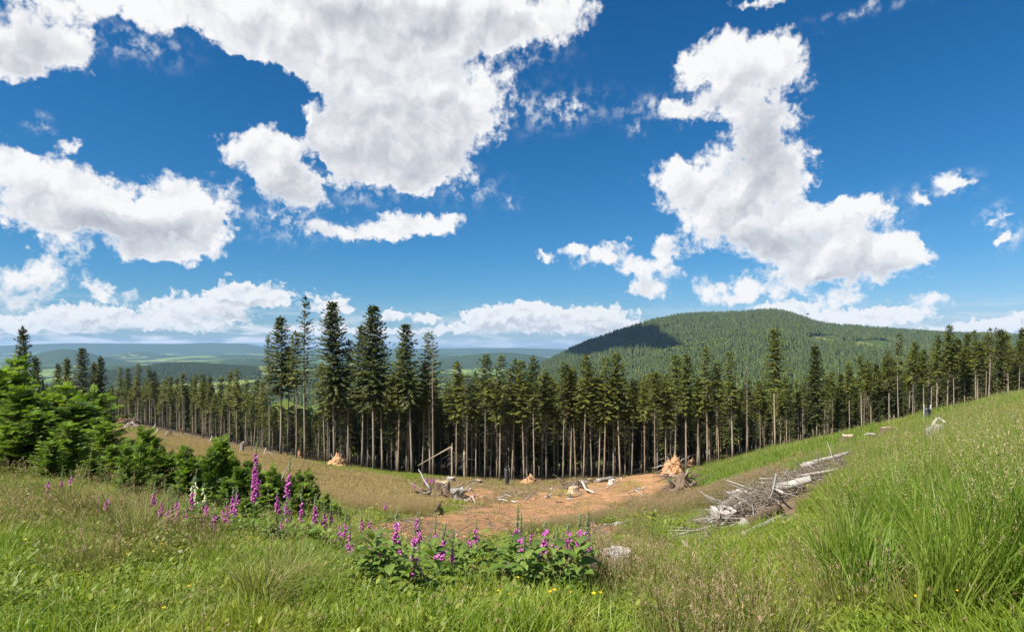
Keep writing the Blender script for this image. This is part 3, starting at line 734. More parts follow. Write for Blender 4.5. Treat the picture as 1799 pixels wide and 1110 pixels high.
def base_D(px, extra=0.0): return float(edge_distance(px)) + extra
def top_height(px, top, D, z):   # height of a thing standing at D whose top shows at photo row `top`
    return EYE - (top - HZ) / F * D - z
FRONT = [ # column, top row, how far behind the edge, kind, what it looks like
 (207,645,0,'forest_d','squat spruce at the far left end of the distant tree row'),(226,648,6,'forest_a',None),(242,640,2,'forest_d','spruce rising a little above the far left tree row'),
 (263,645,4,'forest_b',None),(274,654,9,'forest_c',None),(299,662,3,'forest_a',None),(322,656,2,'forest_c',None),(345,657,5,'forest_b',None),
 (357,657,1,'forest_a',None),(372,662,4,'forest_c',None),(388,664,8,'forest_a',None),(403,653,3,'forest_b',None),(416,650,2,'forest_d','broad topped spruce left of the tall group above the rubble strip'),
 (432,668,1,'forest_b',None),(446,668,6,'forest_a',None),(459,672,3,'forest_c',None),
 (474,590,0,'sparse','shorter thin crowned spruce at the left side of the tall open group'),(493,558,1,'tall_b','slender spruce left of the tallest feathery one, open valley behind'),
 (505,612,3,'forest_c','low spruce squeezed between the tall slender trunks of the open group'),(521,585,2,'forest_b','thin spruce with short crown just left of the tallest feathery spruce'),
 (536,524,0,'sparse','tallest spruce of all with sparse feathery crown and long bare trunk'),(571,640,4,'forest_a','low spruce with hanging crown left of the broad dark tall spruce'),
 (588,532,1,'tall_a','broad dark tall spruce right of the tallest feathery one'),(612,600,3,'forest_d','shorter spruce leaning against the right side of the broad dark one'),
 (636,575,3,'tall_b','dark spruce half hidden on the left of the widest pointed spruce'),(657,539,0,'tall_a','widest tall spruce with pointed top and pale lit trunk, centre left'),
 (672,600,5,'forest_d','spruce tucked behind the right side of the widest pointed spruce'),(699,617,1,'forest_a','lower spruce in the dip between two tall pointed ones'),
 (724,570,0,'tall_b','dark tall spruce with narrow pointed crown over a dark trunk'),(756,587,2,'forest_d','spruce crown behind the bare pale snag'),
 (742,640,3,'forest_c',None),(761,597,-1,'snag','bare pale snag standing against a green crown above the edge of clearing'),(802,638,1,'forest_a','dark spruce beyond the leaning snapped trunk'),
 (820,660,-.5,'tattered','thin half dead trunk with brownish tuft right of the snapped trunks'),(836,655,3,'forest_b',None),(852,626,0,'forest_c','pointed spruce above the short snapped posts'),
 (878,627,1,'forest_d','spruce directly behind the black slotted trap'),(899,634,2,'forest_b',None),(921,635,1,'forest_a','spruce behind the orange root heap with the grey block'),(939,628,0,'forest_b','thin topped spruce right of the orange root heap'),
 (960,655,3,'forest_c',None),(989,640,0,'forest_c',None),(1002,648,2,'forest_a',None),(1012,650,1,'forest_b',None),(1025,625,0,'forest_b','spruce with a small high tuft among five close trunks'),
 (1040,650,2,'forest_c',None),(1052,660,1,'forest_a',None),(1061,630,0,'forest_d','wide spruce over the upper end of the bare earth track'),(1078,660,2,'forest_b',None),(1090,622,0,'forest_a','tall lit spruce above the middle of the earth bank'),
 (1110,668,1,'forest_c',None),(1133,668,0,'forest_b',None),(1151,655,0,'forest_c','straight pale trunk left of the upturned root plate'),(1170,672,1,'forest_a',None),(1186,627,1,'forest_c','spruce rising behind the upturned root plate'),
 (1206,625,0,'forest_a','bright crowned spruce just right of the upturned root plate'),(1225,665,0,'forest_b',None),(1243,613,0,'forest_d','tall full spruce near the foot of the grassy slope'),(1263,637,1,'forest_b',None),
 (1287,620,1,'forest_d','dark full crowned spruce above the lower grass slope'),(1312,642,0,'snag','bare grey snag at the lower end of the grassy slope'),(1336,670,1,'forest_c',None),(1343,665,2,'forest_b',None),
 (1362,580,-3,'forest_a','solitary tall spruce with long pale trunk in front of the forested hill'),(1403,690,0,'forest_c',None),(1435,607,0,'full','full dark cone shaped spruce in front of the hill'),
 (1418,690,5,'tattered','withered brownish spruce with bare grey twigs left of the cone shaped one'),(1455,665,0,'forest_c','short leaning trunk with a small crown beside the cone shaped spruce'),(1470,680,5,'full',None),(1490,690,6,'full',None),
 (1514,625,0,'forest_b',None),(1530,638,1,'forest_d',None),(1545,650,3,'forest_a',None),(1562,618,1,'forest_d','dense spruce just left of the tall pale leaning trunk'),
 (1579,588,-3,'tattered','tall pale leaning trunk with a thin brownish top on the right slope'),(1606,602,0,'forest_c','rusty tinged spruce right of the pale leaning trunk'),(1623,615,0,'forest_a',None),
 (1632,596,5,'snag','thin bare snag tip poking above the crowns on the right'),(1646,590,0,'forest_d',None),(1664,573,0,'forest_a','highest dark crown over the weathered post on the right slope'),(1676,605,0,'forest_b',None),
 (1695,612,1,'forest_a',None),(1715,582,0,'forest_d','broad crowned spruce above the tall grass near the right edge'),(1724,600,1,'forest_b',None),(1736,578,0,'tattered','thin tattered spruce second from the right sky gap'),
 (1753,577,2,'sparse','sparse open topped spruce against the white cloud at far right'),(1772,618,0,'forest_b',None),(1790,603,0,'forest_c','rightmost dark spruce at the picture edge'),(1812,600,2,'forest_a',None)]
PROFILE = ([-60,190,260,350,430,455,475,560,575,625,690,740,790,850,1000,1200,1300,1400,1500,1560,1620,1700,1860],
           [700,672,662,670,676,715,735,738,668,655,655,655,668,655,662,660,668,688,668,645,632,618,622])
G_EDGE = 'spruces of the dense forest edge'
placed = []
def side(px):
    return ('past the straw meadow' if px < 465 else 'in the tall group' if px < 700 else 'behind the clearing' if px < 1140 else 'below the grassy slope' if px < 1400 else 'above the right slope')
ORD = ['first','second','third','fourth','fifth','sixth','seventh','eighth','ninth','tenth','eleventh','twelfth','thirteenth','fourteenth','fifteenth','sixteenth','seventeenth','eighteenth','nineteenth','twentieth',
       'twenty-first','twenty-second','twenty-third','twenty-fourth','twenty-fifth']
LANDMARKS = [(207,'squat far left spruce'),(242,'raised far left spruce'),(285,'dip in the left row'),(322,'middle of the left row'),(360,'pair of close trunks left'),(388,'even part of the left row'),(416,'broad topped left spruce'),(448,'right end of the left row'),
 (493,'slender open group spruce'),(536,'tallest feathery spruce'),(588,'broad dark tall spruce'),(612,'leaning shorter spruce'),(657,'widest pointed spruce'),(699,'dip between pointed spruces'),(724,'narrow pointed tall spruce'),(761,'bare pale snag'),
 (802,'leaning snapped trunk'),(820,'half dead thin trunk'),(852,'short snapped posts'),(891,'black slotted trap'),(921,'orange root heap'),(955,'gap right of the root heap'),(989,'pale close trunks'),(1025,'five close trunks'),(1061,'upper end of the track'),(1090,'tall spruce over the bank'),
 (1133,'trunk over the track end'),(1183,'upturned root plate'),(1225,'short crowned trunk'),(1263,'foot of the slope'),(1312,'bare grey snag'),(1362,'solitary tall spruce'),(1403,'gap beside the solitary spruce'),(1435,'cone shaped spruce'),(1480,'low green spruces'),(1530,'paired spruces on the slope'),
 (1579,'pale leaning trunk'),(1623,'blue grey trap'),(1664,'highest dark right crown'),(1715,'broad right crown'),(1753,'sparse open spruce'),(1790,'right picture edge')]
NSIDE = {}
def spell(px, ex, key, h):
    lm = min(LANDMARKS, key=lambda q: abs(q[0] - px)); d = px - lm[0]
    where = 'right of' if d > 7 else 'left of' if d < -7 else 'behind'
    row = 'in second row' if ex < 5 else 'in third row' if ex < 9 else 'deeper in shade'
    look = {'full': 'full green', 'tattered': 'half dead', 'forest_a': 'narrow', 'forest_b': 'thin', 'forest_c': 'high crowned', 'forest_d': 'loose crowned', 'forest_e': 'open crowned', 'forest_f': 'high tufted', 'forest_g': 'dark low crowned'}[key]
    return f"{'tall' if h > 19.5 else 'short' if h < 14.5 else 'middling'} {look} spruce {row} {where} the {lm[1]}"
FRONT.sort(key=lambda q: q[0])
for px, top, ex, key, lab in FRONT:
    NSIDE[side(px)] = NSIDE.get(side(px), -1) + 1; nth = ORD[min(24, NSIDE[side(px)])]
    D = base_D(px, ex); x, y, z = at_D(px, D)
    h = top_height(px, top, D, z)
    look = {'forest_a': 'slender spruce with narrow lit crown', 'forest_b': 'slender spruce with thin patchy crown', 'forest_c': 'slender spruce with short high crown', 'forest_d': 'slender spruce with loose hanging crown',
            'full': 'spruce green down to the ground', 'tattered': 'half dead spruce', 'snag': 'bare snag', 'tall_a': 'tall spruce', 'tall_b': 'tall spruce', 'sparse': 'thin spruce'}[key]
    placed.append((x, y)); spruce(key, x, y, z, h, lab or f'{look}, {nth} from left in front row {side(px)}', G_EDGE, name='dead_spruce' if key == 'snag' else 'spruce_tree', cat='dead tree' if key == 'snag' else 'spruce tree')
# left: the single spruces seen over the young trees
for px, top, D, key, lab in [(42,577,62,'full','lone dark spruce tower at far left against pale sky'),(66,628,66,'full','small pointed spruce right of the lone dark tower'),(24,640,60,'full','low dark spruce behind the young trees at the left edge'),
                             (116,630,80,'full','dark spruce left of the middle pair over the young trees'),(104,640,84,'full','small spruce touching the left of the middle pair'),(143,612,78,'tall_b','tallest of the spruces above the leafy young trees'),
                             (163,638,84,'full','dark narrow spruce between two pointed ones over the young trees'),(174,628,80,'full','dense dark spruce just left of the distant tree row'),(5,690,70,'full','dark spruce cut by the left picture edge')]:
    x, y, z = at_D(px, D); placed.append((x, y))
    spruce(key, x, y, z, top_height(px, top, D, z), lab, 'spruces behind the young trees on the left', wide=.9 if key == 'full' else 1)
# the rows behind: individuals, then one mass
cand = []
tries = 0
pl = list(placed)
while len(cand) < 1150 and tries < 30000:
    tries += 1
    px = RNG.uniform(-30, 1840)
    if px < 190 : continue
    D = base_D(px) + 1.5 + 75 * RNG.random() ** 1.25
    x = (px - CX) / F * D
    mind = 2.1 if D - base_D(px) < 14 else 2.7
    if 468 < px < 565 and D - base_D(px) < 12 and RNG.random() < .5: continue
    q = np.array(pl); 
    if ((q - [x, D]) ** 2).sum(1).min() < mind ** 2: continue
    pl.append((x, D)); cand.append((D - base_D(px), px, x, D))
cand.sort()
N_IND = 298 - len(FRONT) - 9
rear = []
for i, (ex, px, x, D) in enumerate(cand):
    z = Hs(x, D)
    top = np.interp(px, *PROFILE) + RNG.uniform(-6, 40) + (8 if ex > 15 else 0)
    h = min(top_height(px, top, D, z), 27)
    h = max(h, 9)
    if i < N_IND:
        key = ['forest_a','forest_b','forest_c','forest_d','forest_e','forest_f','forest_g','forest_e','tattered'][RNG.integers(9)]
        if px > 1390 and RNG.random() < .3: key = 'full'
        spruce(key, x, D, z, h, spell(px, ex, key, h), G_EDGE)
    else:
        rear.append((x, D, z, h / 21, ex))

# ------------------------------------------------------------------ geometry-node scatter
def scatter(name, pts, rz, scl, idx, protos, kind='stuff', label=None, tilt=None, mats=()):
    """one object whose points carry copies of the prototype meshes"""
    pc = bpy.data.collections.new(name + '_prototypes')
    for i, me in enumerate(protos):
        po = bpy.data.objects.new('%s_prototype_%02d' % (name, i), me); pc.objects.link(po)
    me = bpy.data.meshes.new(name)
    n = len(pts)
    me.vertices.add(n); me.vertices.foreach_set('co', np.ascontiguousarray(pts, np.float32).ravel())
    rot = np.zeros((n, 3), np.float32); rot[:, 2] = rz
    if tilt is not None: rot[:, 0] = tilt[:, 0]; rot[:, 1] = tilt[:, 1]
    s3 = np.broadcast_to(np.asarray(scl, np.float32).reshape(n, -1), (n, 3))
    for an, typ, key, data in (('turn', 'FLOAT_VECTOR', 'vector', rot), ('size', 'FLOAT_VECTOR', 'vector', s3), ('which', 'INT', 'value', np.asarray(idx, np.int32))):
        a = me.attributes.new(an, typ, 'POINT'); a.data.foreach_set(key, np.ascontiguousarray(data).ravel())
    o = obj(name, me, kind=kind, label=label)
    ng = bpy.data.node_groups.new(name, 'GeometryNodeTree')
    ng.interface.new_socket('Geometry', in_out='INPUT', socket_type='NodeSocketGeometry')
    ng.interface.new_socket('Geometry', in_out='OUTPUT', socket_type='NodeSocketGeometry')
    A = ng.nodes.new
    gi, go = A('NodeGroupInput'), A('NodeGroupOutput')
    iop = A('GeometryNodeInstanceOnPoints'); ci = A('GeometryNodeCollectionInfo')
    ci.inputs['Collection'].default_value = pc
    ci.inputs['Separate Children'].default_value = True
    ci.inputs['Reset Children'].default_value = True
    iop.inputs['Pick Instance'].default_value = True
    def na(nm, dt):
        x = A('GeometryNodeInputNamedAttribute'); x.data_type = dt; x.inputs[0].default_value = nm; return x.outputs[0]
    L = ng.links.new
    L(gi.outputs[0], iop.inputs['Points']); L(ci.outputs[0], iop.inputs['Instance'])
    L(na('which', 'INT'), iop.inputs['Instance Index']); L(na('turn', 'FLOAT_VECTOR'), iop.inputs['Rotation']); L(na('size', 'FLOAT_VECTOR'), iop.inputs['Scale'])
    L(iop.outputs[0], go.inputs[0])
    mod = o.modifiers.new('scatter', 'NODES'); mod.node_group = ng
    return o

def join_tree(key):
    """trunk, dead branches and crown of a prototype as one mesh, for the mass of trees behind"""
    p = PROTO[key]; Vs = []; Ts = []; A = []; Mi = []; mats = []; n = 0
    for me in (p['trunk'], p['crown'], p['dead']):
        if me is None: continue
        co = np.empty(len(me.vertices) * 3, np.float32); me.vertices.foreach_get('co', co)
        lp = np.empty(len(me.loops), np.int32); me.loops.foreach_get('vertex_index', lp)
        mi = np.empty(len(me.polygons), np.int32); me.polygons.foreach_get('material_index', mi)
        ti = np.empty(len(me.vertices), np.float32); me.attributes['tint'].data.foreach_get('value', ti)
        Vs.append(co.reshape(-1, 3)); Ts.append(lp.reshape(-1, 3) + n); A.append(ti); Mi.append(mi + len(mats)); mats += list(me.materials); n += len(co) // 3
    return mesh_np('tree', np.concatenate(Vs), np.concatenate(Ts), {'tint': ('FLOAT', np.concatenate(A)), 'part_kind': ('FLOAT', np.zeros(n))}, mats, np.concatenate(Mi))
keys = ['forest_a', 'forest_b', 'forest_c', 'forest_d', 'forest_e', 'forest_g', 'full']
tree_meshes = [join_tree(k) for k in keys]
rear = np.array(rear)
scatter('forest_interior', rear[:, :3], RNG.random(len(rear)) * 6.28, rear[:, 3], np.where((rear[:, 4] > 13) & (RNG.random(len(rear)) < .75), 6, RNG.integers(0, 6, len(rear))), tree_meshes, label='dark mass of spruces deeper inside the forest')

# ------------------------------------------------------------------ far woods: simple ragged conifers and round broadleaf crowns
def far_conifer(seed, mat, h=1.0, r=.17, rings=6, sides=7):
    g = np.random.default_rng(seed); mb = MB()
    V, T, _ = tube(np.array([[0, 0, 0], [0, 0, h * .5]]), [.018, .012], 4, cap=False); mb.add(V, T, .0)
    for i in range(rings):
        t = i / rings; z0 = h * (.16 + .80 * t); rr = r * (1 - t) ** .8 * g.uniform(.8, 1.15) + .012
        a = np.arange(sides) / sides * 6.28 + g.random() * 6
        for k in range(sides):
            rk = rr * g.uniform(.6, 1.3)
            b1 = np.array([math.cos(a[k] - .5) * rk, math.sin(a[k] - .5) * rk, z0 - .05 * h * g.random()]); b2 = np.array([math.cos(a[k] + .5) * rk, math.sin(a[k] + .5) * rk, z0 - .05 * h * g.random()])
            mb.add(np.array([[0, 0, z0 + h * .20], b1, b2]), np.array([[0, 1, 2]]))
    return mb.mesh('conifer', (mat,))
def far_broad(seed, mat):
    g = np.random.default_rng(seed); mb = MB()
    n = 90; d = g.normal(size=(n, 3)); d /= np.linalg.norm(d, axis=1, keepdims=True); d[:, 2] = np.abs(d[:, 2]) * .9 + d[:, 2] * .1
    P = d * np.array([.36, .36, .34]) * g.uniform(.7, 1.05, (n, 1)) + [0, 0, .42]
    mb.stamp(KITE[0] - [.5, 0, 0], KITE[1], frames(np.cross(d, g.normal(size=(n, 3))), (0, 0, 1)) * .26, P)
    V, T, _ = tube(np.array([[0, 0, 0], [0, 0, .5]]), [.03, .02], 4, cap=False); mb.add(V, T, 0.)
    return mb.mesh('broadleaf', (mat,))
M_far = leaf_mat('far_conifer_needles', [(0, (.022,.042,.008)), (.5, (.062,.092,.014)), (1, (.135,.16,.026))], trans=.15)
M_farb = leaf_mat('far_broadleaves', [(0, (.075,.115,.016)), (1, (.19,.23,.045))], trans=.3)
M_far2 = leaf_mat('far_young_conifers', [(0, (.050,.078,.016)), (.5, (.085,.120,.024)), (1, (.14,.165,.038))], trans=.2)
far = [far_conifer(i, M_far, r=.15 + .02 * (i % 3)) for i in range(5)] + [far_broad(20 + i, M_farb) for i in range(3)] + [far_conifer(30 + i, M_far2, r=.19) for i in range(3)]
def wood_points(n, px0, px1, D0, D1, test=None, spacing_noise=True):
    D = np.sqrt(RNG.uniform(D0 ** 2, D1 ** 2, n)); px = RNG.uniform(px0, px1, n)
    x = (px - CX) / F * D
    z = H(x, D); py = HZ - (z - EYE) / D * F
    keep = np.ones(n, bool)
    if test is not None: keep &= test(px, D, py)
    keep &= meadow_at(px, py, D) < .5
    return np.stack([x, D, z], 1)[keep]
hillp = wood_points(56000, 925, 1960, 900, 2720)
rb = (smooth_noise(hillp[:, 0] / 90, hillp[:, 1] / 90, 31, 3) > .05 + .22 * (hillp[:, 1] > 1900)) & (RNG.random(len(hillp)) < .6)
idx = np.where(rb, RNG.integers(5, 8, len(hillp)), RNG.integers(0, 5, len(hillp)))
sz = np.where(rb, RNG.uniform(10, 19, len(hillp)), RNG.uniform(13, 27, len(hillp)))
stand = smooth_noise((hillp[:, 0] + .35 * hillp[:, 1]) / 230, hillp[:, 1] / 170, 37, 2)
young_ = (stand > .16) & ~rb & (RNG.random(len(hillp)) < .8)
idx = np.where(young_, RNG.integers(8, 11, len(hillp)), idx); sz = np.where(young_, RNG.uniform(9, 15, len(hillp)), sz)
old_ = (stand < -.22) & ~rb; sz = np.where(old_, RNG.uniform(20, 31, len(hillp)), sz)
gapm = np.abs(smooth_noise((hillp[:, 0] - .5 * hillp[:, 1]) / 260, (hillp[:, 1] + hillp[:, 0]) / 260, 38, 2)) > .012     # forest rides
hillp, idx, sz = hillp[gapm], idx[gapm], sz[gapm]
scatter('hillside_forest', hillp, RNG.random(len(hillp)) * 6.28, sz, idx, far, label='dense spruce and beech woods covering the big hill')
midp = wood_points(9000, -60, 1900, 170, 900, lambda px, D, py: (D > edge_distance(px) + 60) & ~((np.abs(px - 510) < 75) & (D > 700)))
r2 = RNG.random(len(midp)) < .3
scatter('lower_slope_forest', midp - [0, 0, .5], RNG.random(len(midp)) * 6.28, RNG.uniform(12, 21, len(midp)), np.where(r2, RNG.integers(5, 8, len(midp)), RNG.integers(0, 5, len(midp))), far,
        label='mixed woods on the slope below the forest edge')
ridgep = wood_points(16000, 130, 455, 2700, 3650)
scatter('dark_ridge_forest', ridgep, RNG.random(len(ridgep)) * 6.28, RNG.uniform(14, 24, len(ridgep)), RNG.integers(0, 5, len(ridgep)), far, label='spruce forest on the low dark ridge at left')
vp = wood_points(9000, -80, 900, 1000, 2700, lambda px, D, py: smooth_noise(D / 160 + 7, px * D / F / 160, 12, 4) > -.02)
scatter('valley_woods', vp, RNG.random(len(vp)) * 6.28, RNG.uniform(12, 20, len(vp)), RNG.integers(0, 8, len(vp)), far, label='patches of trees in the valley bottom')

# ------------------------------------------------------------------ haze
def box_mesh(name, lo, hi, mats=()):
    V = np.array([[x, y, z] for x in (lo[0], hi[0]) for y in (lo[1], hi[1]) for z in (lo[2], hi[2])], float)
    Q = np.array([[0,1,3,2],[4,6,7,5],[0,4,5,1],[2,3,7,6],[0,2,6,4],[1,5,7,3]])
    return mesh_np(name, V, Q, mats=mats)
hm = bpy.data.materials.new('air'); hm.use_nodes = True; ht = hm.node_tree; ht.nodes.clear()
pv = ht.nodes.new('ShaderNodeVolumePrincipled'); pv.inputs['Color'].default_value = (.36, .62, 1.0, 1); pv.inputs['Density'].default_value = HAZE_DENSITY = 3.8e-5
pv.inputs['Anisotropy'].default_value = 0.0
ho = ht.nodes.new('ShaderNodeOutputMaterial'); ht.links.new(pv.outputs[0], ho.inputs['Volume'])
zmin = min(co[:, 2].min(), -60.); zmax = co[:, 2].max()
obj('haze', box_mesh('haze', (-20500, -20500, zmin - 1.5), (20500, 20500, max(zmax, 200) + 30), (hm,)), kind='stuff', label='thin blue air between camera and hills')
# ================================================================== young spruces in front
def young_spray():
    v = []; t = []
    def tri(a, b, w):
        a = np.array(a, float); b = np.array(b, float); d = b - a; s = np.array([-d[1], d[0], 0]); s = s / (np.linalg.norm(s) + 1e-9) * w / 2
        m = a * .45 + b * .55; k = len(v); v.extend([a, m - s, m + s, b]); t.extend([[k, k + 1, k + 2], [k + 1, k + 3, k + 2]])
    tri((0, 0, 0), (1.05, 0, -.05), .17)
    for x, l in ((.12, .52), (.36, .44), (.60, .32)):
        for sgn in (1, -1): tri((x, 0, -.02), (x + l * .62, sgn * l * .78, -.09), .17)
    return np.array(v), np.array(t)
YSPRAY = young_spray()
def young_spruce(seed, Ht, Rm, mat, per=8, step=.19, c0=.03):
    g = np.random.default_rng(seed); mb = MB(); P = []; Dv = []; S = []; tw = []
    z = Ht * c0
    while z < Ht * .93:
        t = z / Ht
        prof = (1 - t) ** .85 * min(1, .7 + t * 2)
        a0 = g.random() * 6.28
        for k in range(per if t < .7 else per - 2):
            L = Rm * prof * g.uniform(.35, 1.3) + .06
            ang = a0 + k * 6.2832 / per + g.normal(0, .3)
            n = max(3, int(L / .085))
            bp = branch_points(z + g.normal(0, .05), L, ang, .75 + .35 * t, .45 + g.normal(0, .15), n, g)
            d = np.gradient(bp, axis=0); d /= np.linalg.norm(d, axis=1, keepdims=True)
            side = np.stack([-np.sin(ang) * np.ones(n), np.cos(ang) * np.ones(n), np.zeros(n)], 1)
            bt = g.random()
            for q in range(n):
                rem = 1 - q / n
                for sg in (1, -1):
                    if g.random() < .18: continue
                    dd = d[q] * .8 + sg * side[q] * g.uniform(.5, 1.1) + np.array([0, 0, g.uniform(-.3, .55)])
                    P.append(bp[q]); Dv.append(dd); S.append(.12 + .17 * rem * g.uniform(.4, 1.3)); tw.append(.35 * bt + .25 * g.random() + .4 * (1 - rem) ** 1.5)
            P.append(bp[-1]); Dv.append(d[-1]); S.append(.15); tw.append(.9)
            V, T, _ = tube(bp[[0, n // 2, n - 1]], [.014, .010, .005], 3, cap=False); mb.add(V, T, 0., 0, 1)
        z += step * g.uniform(.8, 1.25) * (1 - .3 * t)
    for q in range(5):
        P.append([0, 0, Ht * .93]); a = q * 1.256; Dv.append([math.cos(a) * .6, math.sin(a) * .6, .8]); S.append(.16); tw.append(.9)
    P.append([0, 0, Ht * .93]); Dv.append([0.02, 0, 1]); S.append(max(.3, Ht * .12)); tw.append(.9)
    P = np.array(P); Dv = np.array(Dv); S = np.array(S)
    Mx = frames(Dv); rot = g.uniform(-.9, .9, len(P)); c, s = np.cos(rot), np.sin(rot)
    Rx = np.zeros((len(P), 3, 3)); Rx[:, 0, 0] = 1; Rx[:, 1, 1] = c; Rx[:, 1, 2] = -s; Rx[:, 2, 1] = s; Rx[:, 2, 2] = c
    Mx = np.einsum('nij,njk->nik', Mx, Rx) * S[:, None, None]
    mb.stamp(YSPRAY[0], YSPRAY[1], Mx, P, np.array(tw))
    crown = mb.mesh('crown', (mat, M_brownwood))
    s = np.linspace(0, 1, 6); V, T, _ = tube(np.stack([.03 * np.sin(s * 4), .03 * np.cos(s * 3), s * Ht * .96 - .25 * (s == 0)], 1), .045 * Ht / 2 * (1 - .85 * s) + .004, 7, .1, seed)
    m2 = MB(); m2.add(V, T)
    return dict(H=Ht * .97 + .25, crown=crown, trunk=m2.mesh('trunk', (M_brownwood,), True))
YS = [young_spruce(41, 3.0, 1.05, M_needle_young), young_spruce(42, 3.0, .8, M_needle_young, per=7), young_spruce(43, 1.9, .62, M_needle_young, step=.13), young_spruce(44, 1.9, .42, M_needle_young, per=6, step=.17),
      young_spruce(45, 3.0, 1.2, M_needle_young, per=9)]
def young(i, px, top, D, label, wide=1.0, group='young spruces between the verge and the clearing'):
    p = YS[i]; x, y, z = at_D(px, D); h = top_height(px, top, D, z) * (1.0 if top < 740 else 1.02); k = h / p['H']
    t = obj('young_spruce', None, loc=(x, y, z - .05), rz=RNG.random() * 6.28, scale=(k * wide * (1.12 if top < 740 else .95),) * 2 + (k,), label=label, cat='young spruce', group=group)
    obj('trunk', p['trunk'], t); obj('crown', p['crown'], t)
    return t
for a in [ # tall thicket at the left
 (4,-40,650,17,'dark young spruce mostly outside the left edge',1.5),(4,8,636,18,'tall young spruce at the left edge of the thicket',1.4),(1,29,612,18.5,'thin young spruce with a long bare leader at far left',.9),(4,40,668,16,'dark bushy young spruce in the shade of the left thicket',1.3),
 (0,66,676,19,'young spruce in the middle back of the left thicket',1.2),(0,92,672,17,'bright tipped young spruce left of the thicket centre',1.2),(4,60,715,14.5,'dark low young spruce at the foot of the left thicket',1.4),
 (1,118,662,19,'pointed young spruce behind the bright rounded one',1.1),(0,140,684,16.5,'large bright rounded young spruce at the right of the left thicket',1.45),(0,163,668,18,'bright green young spruce with upswept shoots at the thicket back',1.2),
 (4,122,735,14,'dark green young spruce at the thicket front right',1.3),(0,182,725,15.5,'young spruce spreading towards the straw meadow',1.2),(0,-95,660,18,'young spruce beyond the left picture edge',1.4),(4,15,740,14.2,'shaded young spruce at the lower left of the thicket',1.5),
 (2,200,775,14,'small young spruce at the right foot of the left thicket',1.2),(4,90,770,13.2,'lowest dark young spruce at the front of the thicket',1.4),
 # low ones towards the middle
 (3,228,772,15,'slim blue green seedling between thicket and middle bushes',.9),(2,258,742,13,'tallest young spruce in the middle row, pale leader against the straw meadow',1.0),(3,270,752,13.6,'thin twin of the tallest middle young spruce',.8),
 (2,292,792,12.5,'lime green young spruce right of the tallest middle one',1.2),(3,318,775,13,'slender young spruce left of the white foxglove group',.9),(2,335,800,11.5,'lime tipped young spruce above the white foxgloves',1.3),
 (3,352,792,13.5,'small pointed young spruce behind the foxglove spikes',1.0),(2,386,760,13,'dark spire shaped young spruce left of the tallest foxglove',1.0),(3,402,775,13.5,'thin spire beside the dark young spruce',.8),
 (2,425,812,11.8,'bushy young spruce behind the tallest foxglove',1.4),(2,455,822,12.2,'bushy young spruce between the two tall foxgloves',1.5),(2,400,835,11,'dark low young spruce left of the tallest foxglove',1.3),
 (2,468,842,11.2,'dark low young spruce right of the tallest foxglove',1.6),(2,500,838,12.5,'young spruce behind the second tall foxglove',1.4),(2,535,842,12.8,'low spreading young spruce by the straw meadow',1.5),(3,543,815,13.5,'thin bare topped seedling at the meadow edge',.9),
 (2,520,862,11.2,'dark low young spruce behind the short foxglove spikes',1.7),(2,565,872,11.8,'rounded low young spruce at the right end of the row',1.7),(2,590,880,12.4,'small low spruce clump nearest the earth track',1.6),
 (2,235,812,12,'lime green low young spruce behind the grass on the left',1.5),(4,215,838,11.6,'dark low young spruce beside the left thicket',1.6),(2,275,828,11.4,'low bright young spruce left of the white foxgloves',1.6),(2,310,845,11,'dark low young spruce behind the white foxgloves',1.6),
 (2,355,850,10.8,'dark low young spruce behind the pink foxglove spikes',1.6),(2,432,868,10.4,'low young spruce at the foot of the tallest foxglove',1.6),(4,160,800,12.6,'dark low young spruce skirting the left thicket',1.6)]:
    young(*a)
for i, (px, top) in enumerate(sorted([(220,765),(247,760),(283,775),(304,783),(327,768),(365,782),(377,772),(412,790),(437,795),(478,806),(487,815),(512,822),(527,818),(556,846),(575,858),(235,790),(265,770),(300,800),(345,805),(395,798),(450,800)])):
    young(3, px, top, 11.5 + (i * .37) % 2.5, ORD[i] + ' from the left of the thin light green leaders over the low bushes', .8)
young(3, 1148, 893, 17, 'tiny lone seedling on bare earth right of the grassy band', 1.5, None)

